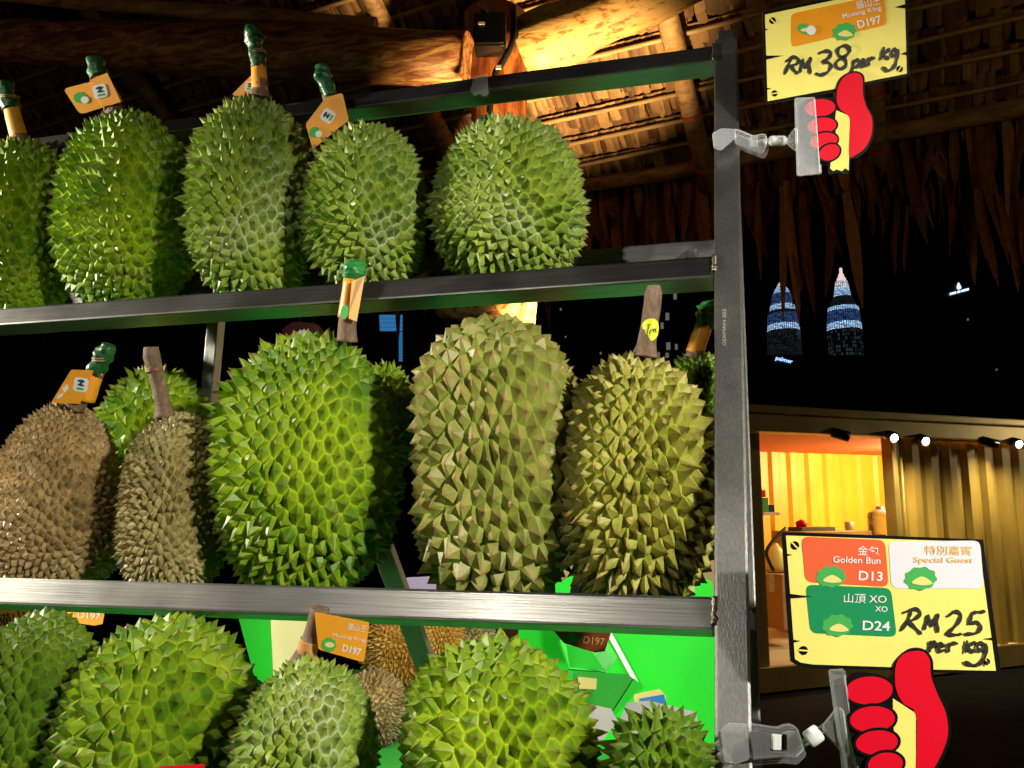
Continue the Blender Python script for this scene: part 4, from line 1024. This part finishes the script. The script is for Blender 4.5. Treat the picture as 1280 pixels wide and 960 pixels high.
# big green crate: front panel with rounded corner plus body behind
pg = at_Y(820, 900, 1.62)
crate = thing('green_crate', (pg.x, pg.y+0.12, TABLE_Z), 'large bright green crate with rounded corner behind the steel post', 'crate')
shg = Sheet(pg, Vector((0.05, -1, 0.16)))
pts = rrect([(716, 716), (892, 716), (900, 1010), (880, 1010)], 1)
pts = [(706, 748), (712, 740), (742, 738), (860, 718), (876, 722), (888, 733), (892, 748), (899, 1000), (760, 1000), (752, 860)]
flat('front_panel', smoothp([(735, 745), (800, 720), (866, 717), (884, 724), (892, 742), (896, 860), (899, 1005), (830, 1008), (762, 1005), (748, 880), (738, 790)], 5), shg, 0.0, BOXGREEN, crate, 0.012)
a_ = shg.P((762, 780)); b_ = shg.P((885, 995))
box('bin', ((a_.x+b_.x)/2, a_.y+0.16, (a_.z+TABLE_Z)/2+0.03), (abs(b_.x-a_.x)/2, 0.12, (a_.z-TABLE_Z)/2-0.035), BOXGREEN2, crate, bev=0.01)
flat('rib', [(757, 790), (763, 788), (801, 858), (797, 862)], shg, 0.004, WHITEP, crate, 0.002)
# open green carton with brown inside
pc = at_Y(690, 740, 2.0)
ct = thing('green_carton', (pc.x, pc.y+0.1, TABLE_Z), 'open green carton showing its brown inside between two durians', 'box')
shc = Sheet(pc, Vector((0.1, -1, 0.1)))
flat('front_panel', [(648, 740), (655, 731), (700, 727), (717, 718), (718, 880), (648, 880)], shc, 0, BOXGREEN, ct, 0.004)
flat('flap', [(664, 727), (668, 713), (704, 711), (716, 718), (700, 726)], shc, -0.05, CARD, ct, 0.004)
c_ = shc.P((683, 800)); box('bin', (c_.x, c_.y+0.12, (c_.z+TABLE_Z)/2), (0.06, 0.1, (c_.z-TABLE_Z)/2), CARD, ct, bev=0.004)
# smaller packs
def pack(name, pts, Y, nrm, m, label, cat, thick=0.012, extra=()):
    p0 = at_Y(pts[0][0], pts[0][1], Y); sh_ = Sheet(p0, nrm); t = thing(name, (p0.x, p0.y, TABLE_Z), label, cat)
    o = flat('panel', pts, sh_, 0, m, t, thick)
    for (nm, q, l, mm) in extra: flat(nm, q, sh_, l, mm, t, 0.0012)
    return t, sh_
pack('folded_green_pack', [(716, 838), (785, 843), (801, 856), (768, 894), (716, 880)], 1.16, Vector((0.1, -1, 0.25)), BOXGREEN2,
     'folded green pack with a small yellow label beside the broad durian', 'pack', 0.015,
     [('fold', [(764, 893), (793, 848), (803, 857), (768, 896)], 0.004, BOXGREEN), ('label_patch', [(722, 846), (746, 848), (745, 862), (724, 861)], 0.003, CREAMP), ('fold', [(708, 806), (738, 812), (756, 838), (712, 834)], -0.02, BOXGREEN)])
pack('green_pack', [(700, 800), (752, 790), (772, 822), (758, 840), (712, 836)], 1.30, Vector((0.3, -1, 0.3)), BOXGREEN, 'crumpled bright green pack behind the rust coloured tag', 'pack', 0.02,
     [('fold', [(728, 834), (756, 812), (768, 824), (752, 839)], 0.004, BOXGREEN2)])
pack('grey_board', [(736, 880), (764, 886), (772, 902), (748, 932), (738, 930)], 1.02, Vector((0.3, -1, 0.2)), GREYCARD, 'pale grey board propped beside the broad green durian', 'board', 0.006)
pack('grey_board', [(770, 914), (784, 878), (812, 876), (870, 890), (880, 960), (775, 960)], 1.22, Vector((0.0, -1, 0.35)), GREYCARD, 'grey board lying behind the coarse durian by the post', 'board', 0.006)
pack('paper_strips', [(792, 868), (824, 861), (832, 870), (832, 882), (794, 882)], 1.30, Vector((0.0, -1, 0.2)), CREAMP, 'yellow and blue paper strips on the green crate', 'paper', 0.003,
     [('blue_strip', [(800, 873), (830, 868), (833, 880), (801, 884)], 0.003, BLUEP)])
pack('black_cloth', [(712, 742), (716, 722), (728, 712), (745, 716), (752, 730), (765, 745)], 1.1, Vector((0.0, -1, 0.1)), simple('black_cloth', (0.006, 0.006, 0.006), 0.9), 'black cloth bundle behind the middle rail', 'cloth', 0.05)
pack('white_pole', [(704, 692), (720, 690), (728, 712), (716, 716)], 2.4, Vector((0.0, -1, 0.1)), WHITEP, 'white board end behind the open green carton', 'board', 0.02)
pack('brown_crate', [(868, 688), (893, 690), (893, 760), (870, 760)], 1.9, Vector((0.0, -1, 0.0)), CARD, 'brown carton beside the steel post behind the green crate', 'box', 0.1)
pack('white_tub', [(508, 722), (546, 720), (548, 760), (510, 760)], 1.7, Vector((0.0, -1, 0.05)), simple('lilac_plastic', (0.25, 0.2, 0.34), 0.4), 'pale lilac tub lid showing between the green and olive durians', 'tub', 0.03)
# left side: green and cream boards, orange poster, tags
pack('green_board', [(298, 772), (338, 770), (342, 862), (318, 846)], 1.5, Vector((0.2, -1, 0.1)), BOXGREEN, 'upright green board left of the cream one under the middle rail', 'board', 0.008)
pack('cream_board', [(338, 768), (392, 768), (396, 800), (368, 860), (343, 872)], 1.38, Vector((0.1, -1, 0.1)), CREAMCARD, 'cream board standing behind the wrapped stem in the bottom tier', 'board', 0.008)
tp_, shq = pack('orange_poster', [(-20, 752), (66, 758), (70, 800), (40, 850), (-20, 870)], 1.3, Vector((0.25, -1, 0.1)), simple('poster_orange', (0.75, 0.34, 0.03), 0.5, var=0.1), 'orange poster with black characters behind the shaded durian', 'poster', 0.006)
text('lettering', '猫山王', (-2, 783), (52, 772), 15, shq, 0.0004, INK, tp_, bold=0.01)
tp_, shq = pack('orange_tag', [(82, 762), (131, 764), (128, 780), (118, 782), (90, 778)], 1.0, Vector((0.1, -1, 0.1)), TAGO, 'small orange tag hanging beside the orange poster', 'tag', 0.001)
text('lettering', 'D197', (97, 772), (125, 775), 8, shq, 0.0004, WHITEP, tp_)
tp_, shq = pack('rust_tag', [(690, 786), (764, 790), (756, 814), (744, 816), (705, 804)], 0.86, Vector((-0.1, -1, -0.2)), simple('tag_rust', (0.30, 0.06, 0.02), 0.5), 'rust coloured tag above the broad green durian', 'tag', 0.001)
text('lettering', 'D197', (729, 804), (755, 807), 9, shq, 0.0004, TANP, tp_); flat('print', ell((716, 798), 8, 6, 0, 18, 0.08), shq, 0.0004, LGREEN, tp_)
tp_, shq = pack('orange_tag', [(528, 871), (541, 868), (540, 886), (526, 885)], 1.0, Vector((0.0, -1, 0.0)), TAGO, 'tiny orange tag at the foot of the slanting steel leg', 'tag', 0.001)
tp_, shq = pack('red_card', [(200, 958), (254, 955), (258, 985), (198, 985)], 0.50, Vector((0.0, -1, 0.2)), REDP, 'red card with white edge in front of the lime green durian', 'card', 0.001)
# red plush-like ornament glimpsed behind the middle rail: kept as a plain paper ornament
tp_, shq = pack('paper_ornament', [(352, 412), (366, 402), (392, 404), (400, 416), (396, 440), (356, 440)], 1.6, Vector((0.0, -1, 0.0)), simple('dark_red_paper', (0.06, 0.004, 0.004), 0.7), 'dark red paper ornament with orange edge behind the biggest durian', 'ornament', 0.03,
     [('edge', [(357, 416), (362, 420), (367, 414), (373, 418), (379, 411), (384, 416), (384, 440), (358, 440)], 0.012, TAGO), ('edge', [(371, 417), (375, 412), (378, 414), (381, 411), (382, 417), (378, 423)], 0.016, WHITEP)])

# ================================================================== price signs on clear clips
def price_sign(nm, Z, off, sc, n, label, spec):
    T = lambda p: (off[0]+p[0]/sc, off[1]+p[1]/sc)
    TT = lambda pts: [T(p) for p in pts]
    ctr = at(*T(spec['c']), Z); sh_ = Sheet(ctr, n)
    th = thing(nm, ctr, label, 'price sign')
    bd = flat('board', TT(spec['black']), sh_, 0.0, INK, th, 0.0016)
    flat('face', TT(spec['yellow']), sh_, 0.0003, YELLOWB, bd, 0.0002)
    for (pts, m) in spec['labels']: flat('panel', TT(rrect(pts, spec['rr'])), sh_, 0.0006, m, bd)
    for (c, r, rot) in spec['icons']:
        flat('fruit_print', TT(ell(c, r, r*0.72, rot, 36, 0.07)), sh_, 0.0009, LGREEN, bd)
        flat('fruit_print', TT(smoothp([(c[0]-r*.55, c[1]+r*.25), (c[0]+r*.1, c[1]-r*.12), (c[0]+r*.75, c[1]+r*.3), (c[0]+r*.1, c[1]+r*.42)], 4)), sh_, 0.0012, CREAMP, bd)
    for (c, r) in spec.get('balls', ()): flat('fruit_print', TT(ell(c, r, r, 0, 20)), sh_, 0.0014, WHITEP, bd)
    for (s, pl, pr, h, m, bo_) in spec['texts']: text('lettering', s, pl, pr, h, sh_, 0.0010, m, bd, T, bo_)
    for (c, r, rot) in spec['screws']:
        flat('screw_print', TT(ell(c, r, r)), sh_, 0.0006, INK, bd); cr, sr = math.cos(math.radians(rot)), math.sin(math.radians(rot))
        L, w = r*1.05, r*0.17; flat('screw_print', TT([(c[0]+x*cr-y*sr, c[1]+x*sr+y*cr) for x, y in ((-L, -w), (L, -w), (L, w), (-L, w))]), sh_, 0.0009, YELLOWB, bd)
    for tri in spec['cracks']: flat('crack_print', TT(tri), sh_, 0.0006, INK, bd)
    stroke('handwriting', spec['hand'], spec['hw']/sc, sh_, 0.0011, MARKER, bd, T)
    hd = flat('thumb_hand', TT(spec['sil']), sh_, 0.0016, INK, th, 0.0030)
    flat('stick', TT(spec['stick']), sh_, 0.0019, YELLOWB, hd)
    flat('palm', TT(spec['palm']), sh_, 0.0022, REDP, hd)
    for i, (c, rx, ry, rot) in enumerate(spec['fingers']):
        flat('finger_outline', TT(ell(c, rx+spec['ow'], ry+spec['ow'], rot)), sh_, 0.0024+0.0005*i, INK, hd); flat('finger', TT(ell(c, rx, ry, rot)), sh_, 0.00265+0.0005*i, REDP, hd)
    return th, sh_, T
s1 = dict(c=(440, 300), rr=26,
  black=[(55, 62), (800, -92), (812, -80), (822, 395), (585, 445), (450, 478), (75, 545), (66, 530)],
  yellow=[(68, 76), (796, -75), (808, 384), (578, 430), (440, 462), (82, 528)],
  labels=[([(203, 72), (690, -32), (704, 128), (204, 246)], ORANGEP)],
  icons=[((272, 150), 36, 20), ((482, 165), 62, -12)], balls=[((308, 158), 25)],
  texts=[('貓山王', (548, 50), (672, 22), 44, WHITEP, 0.003), ('Musang King', (475, 103), (678, 58), 30, WHITEP, 0.008), ('D197', (555, 150), (678, 120), 42, WHITEP, 0.015)],
  screws=[((107, 107), 17, 45), ((118, 487), 16, -10), ((771, 360), 17, -60)],
  cracks=[[(64, 290), (165, 290), (120, 300), (68, 312)], [(66, 148), (84, 153), (66, 160)], [(70, 455), (100, 462), (72, 470)], [(802, 20), (745, 38), (802, 44)], [(808, 268), (775, 282), (809, 288)]],
  hand=[[(205, 302), (190, 340), (172, 382)], [(180, 318), (215, 298), (243, 308), (238, 330), (200, 345)], [(203, 345), (220, 365), (236, 382)], [(250, 374), (258, 340), (266, 312)], [(266, 312), (274, 345), (282, 352)], [(282, 352), (295, 320), (306, 302)], [(306, 302), (300, 340), (304, 380)],
        [(352, 276), (385, 266), (412, 272), (402, 300), (370, 320), (400, 326), (412, 345), (395, 376), (360, 390), (336, 384)], [(512, 246), (480, 238), (450, 255), (452, 285), (485, 310), (492, 338), (466, 358), (438, 345), (446, 318), (488, 292), (510, 266), (500, 248)],
        [(532, 316), (526, 350), (516, 388)], [(532, 328), (548, 312), (560, 325), (550, 346), (530, 350)], [(570, 336), (588, 326), (584, 312), (570, 322), (572, 344), (594, 342)], [(608, 305), (610, 322), (608, 338)], [(608, 320), (620, 306), (638, 302)],
        [(688, 250), (680, 280), (672, 306)], [(716, 256), (698, 276), (680, 285)], [(682, 284), (698, 296), (712, 306)], [(760, 264), (742, 258), (728, 278), (738, 292), (756, 280), (764, 262)], [(762, 264), (756, 310), (742, 348), (712, 368), (684, 352)]],
  hw=17, ow=10,
  sil=smoothp([(505, 377), (552, 372), (586, 400), (590, 480), (600, 545), (636, 615), (634, 700), (606, 775), (560, 815), (516, 832), (508, 890), (480, 908), (440, 900), (402, 908), (396, 858), (340, 850), (300, 790), (262, 700), (262, 600), (270, 530), (350, 506), (420, 508), (432, 480), (440, 450), (462, 405)], 4),
  palm=smoothp([(506, 386), (550, 381), (577, 408), (579, 485), (594, 550), (626, 618), (624, 698), (594, 766), (548, 804), (509, 815), (509, 700), (508, 612), (462, 572), (443, 530), (446, 465), (468, 415)], 4),
  stick=[(440, 575), (512, 606), (505, 890), (486, 878), (470, 893), (440, 884), (425, 893), (408, 878), (412, 840), (450, 790), (430, 640)],
  fingers=[((355, 562), 80, 45, -4), ((365, 656), 76, 42, -6), ((375, 735), 72, 42, -10), ((405, 795), 55, 40, -24)])
s2 = dict(c=(490, 300), rr=30,
  black=[(54, 16), (300, 24), (860, 46), (934, 586), (660, 578), (480, 568), (180, 562), (120, 552), (90, 534)],
  yellow=[(72, 30), (300, 38), (842, 56), (912, 571), (660, 566), (480, 556), (180, 546), (130, 538), (108, 524)],
  labels=[([(133, 34), (468, 48), (483, 236), (150, 216)], CORALP), ([(482, 54), (848, 50), (864, 242), (494, 242)], LILACP), ([(150, 226), (492, 240), (516, 436), (170, 420)], GREENP)],
  icons=[((252, 195), 58, -4), ((610, 202), 64, -4), ((278, 390), 60, -4)],
  texts=[('金包', (358, 108), (443, 112), 38, WHITEP, 0.003), ('Golden Bun', (260, 138), (450, 144), 26, WHITEP, 0.008), ('D13', (362, 209), (458, 213), 38, WHITEP, 0.015),
         ('特別嘉賓', (627, 107), (815, 110), 38, TANP, 0.003), ('Special Guest', (583, 145), (820, 147), 30, TANP, 0.008),
         ('山頂 XO', (303, 299), (474, 303), 38, WHITEP, 0.003), ('XO', (428, 334), (478, 336), 22, WHITEP, 0.01), ('D24', (378, 408), (488, 412), 38, WHITEP, 0.015)],
  screws=[((108, 70), 17, 45), ((142, 490), 18, 4), ((876, 535), 13, 60)],
  cracks=[[(80, 262), (180, 275), (120, 280), (84, 282)], [(74, 102), (98, 108), (74, 113)], [(98, 446), (130, 452), (100, 460)], [(900, 438), (858, 444), (902, 450)]],
  hand=[[(572, 338), (558, 372), (534, 408)], [(544, 338), (590, 324), (610, 340), (592, 362), (562, 374)], [(562, 374), (588, 398), (612, 422)], [(626, 404), (634, 372), (642, 350)], [(642, 350), (650, 380), (656, 392)], [(656, 392), (668, 365), (680, 346)], [(680, 346), (676, 380), (680, 414)],
        [(722, 352), (750, 334), (772, 346), (762, 378), (738, 404), (716, 424)], [(716, 424), (745, 428), (772, 424)], [(866, 334), (842, 336), (820, 340)], [(820, 340), (812, 360), (806, 382)], [(806, 382), (838, 378), (852, 396), (836, 420), (792, 424)],
        [(652, 455), (648, 475), (645, 494)], [(650, 462), (664, 455), (668, 470), (650, 478)], [(680, 480), (700, 470), (692, 461), (680, 474), (688, 492), (706, 488)], [(722, 464), (724, 480), (722, 494)], [(724, 474), (736, 462), (756, 462)],
        [(796, 454), (794, 476), (790, 496)], [(826, 456), (810, 470), (796, 478)], [(798, 478), (812, 488), (826, 496)], [(870, 466), (848, 460), (838, 480), (856, 490), (872, 468)], [(872, 468), (872, 505), (850, 542), (818, 548), (790, 536)], [(880, 535), (876, 545)]],
  hw=13, ow=12,
  sil=smoothp([(560, 486), (622, 484), (658, 524), (664, 590), (690, 660), (724, 738), (732, 832), (700, 925), (650, 1010), (596, 1080), (590, 1150), (510, 1150), (430, 1060), (360, 950), (318, 780), (300, 660), (330, 590), (420, 580), (490, 600), (506, 540)], 4),
  palm=smoothp([(562, 496), (618, 494), (647, 528), (652, 592), (678, 664), (712, 742), (719, 830), (688, 918), (640, 996), (594, 1040), (594, 900), (592, 745), (540, 700), (512, 640), (510, 560), (530, 516)], 4),
  stick=[(500, 682), (592, 742), (590, 1140), (520, 1140), (520, 1000), (500, 760)],
  fingers=[((405, 650), 94, 56, -3), ((418, 765), 90, 52, -4), ((436, 858), 84, 48, -5), ((470, 945), 70, 46, -8)])
SN = Vector((0.10, -1, -0.12))
sg1, sh1, T1 = price_sign('price_sign', 0.80, (940, 0), 4.175, SN, 'yellow price board with one orange panel, handwritten 38, held by red thumb-up hand', s1)
sg2, sh2, T2 = price_sign('price_sign', 0.535, (960, 660), 3.2, Vector((0.12, -1, 0.0)), 'yellow price board with coral, white and green panels, handwritten 25, red hand', s2)

def clip(nm, label, Zp, Zs, shs, jaw, body, knob, cone, strip, bands):
    """clear clip: jaw gripping the post, ribbed body, nylon ball joint, cone and long strip that holds the sign"""
    th = thing(nm, at(*jaw[0], Zp), label, 'clip')
    shj = Sheet(at(*jaw[0], Zp), -FW)
    def solid(name, pts, Z, thick, m, bev=0.0012):
        s_ = Sheet(at(*pts[0], Z), -FW); F_ = [s_.P(p) for p in pts]; bm = bmesh.new(); f = bm.faces.new([bm.verts.new(v) for v in F_])
        r = bmesh.ops.extrude_face_region(bm, geom=[f]); bmesh.ops.translate(bm, vec=FW*thick, verts=[v for v in r['geom'] if isinstance(v, bmesh.types.BMVert)])
        bmesh.ops.recalc_face_normals(bm, faces=bm.faces)
        if bev: bmesh.ops.bevel(bm, geom=list(bm.edges), offset=bev, segments=2, affect='EDGES')
        return bm_obj(name, bm, m, th)
    solid('jaw', jaw, Zp-0.022, 0.004, CLOUDY, 0.0009)
    solid('rear_jaw', [(x+2, y+7) for x, y in body], Zp-0.004, 0.004, CLEAR, 0.0009)
    solid('lever', body, Zp-0.016, 0.007, CLEAR, 0.0012)
    for (pts, m) in bands: solid('spring_band', pts, Zp-0.0175, 0.003, m, 0.0004)
    k0, k1, kr = knob; zk = (Zp-0.012)
    p0, p1 = at(*k0, zk), at(*k1, zk); r = kr*zk/FPX
    tube('ball_joint', [p0, p0.lerp(p1, 0.12), p0.lerp(p1, 0.88), p1], [r*0.8, r, r, r*0.8], NYLON, th, 18)
    tube('joint_pin', [p0.lerp(p1, -0.35), p0.lerp(p1, 1.4)], r*0.45, CLEAR, th, 12)
    solid('cone', cone, Zs-0.006, 0.006, CLEAR, 0.0012)
    solid('holder_strip', strip, Zs-0.0085, 0.0035, WHITENED if nm == 'sign_clip' and strip[0][1] < 400 else CLEAR, 0.0008)
    solid('holder_back', [(x+1.5, y+1) for x, y in strip], Zs+0.0045, 0.003, CLEAR, 0.0008)
    return th
Zp1 = depth(rack_pt(905, 178)); Zp2 = depth(rack_pt(915, 930))
clip('sign_clip', 'clear plastic clip on the upper part of the post gripping the orange-panel sign', Zp1, 0.80, sh1,
     [(891, 166), (902, 160), (920, 161), (920, 172), (902, 188), (893, 184)],
     [(918, 160), (926, 162), (942, 169), (955, 166), (959, 168), (959, 182), (954, 191), (944, 187), (935, 184), (921, 178)],
     ((962, 176), (982, 176), 6.2), [(985, 172), (995, 158), (998, 160), (998, 188), (994, 186), (985, 178)],
     [(994, 122), (1019, 121), (1026, 216), (997, 219)],
     [([(938, 170), (947, 169), (947, 184), (938, 183)], WHITENED)])
clip('sign_clip', 'clear plastic clip low on the post gripping the three-panel sign', Zp2, 0.535, sh2,
     [(899, 915), (914, 905), (934, 907), (938, 950), (918, 957), (904, 954)],
     [(934, 907), (955, 910), (974, 913), (986, 908), (998, 911), (1007, 938), (995, 950), (975, 948), (940, 951)],
     ((1009, 926), (1025, 914), 10.5), [(1030, 911), (1050, 886), (1056, 888), (1064, 948), (1052, 940), (1034, 922)],
     [(1037, 839), (1056, 837), (1076, 975), (1056, 976)],
     [([(966, 919), (977, 919), (977, 938), (966, 938)], NYLON), ([(979, 919), (984, 919), (984, 938), (979, 938)], INK)])
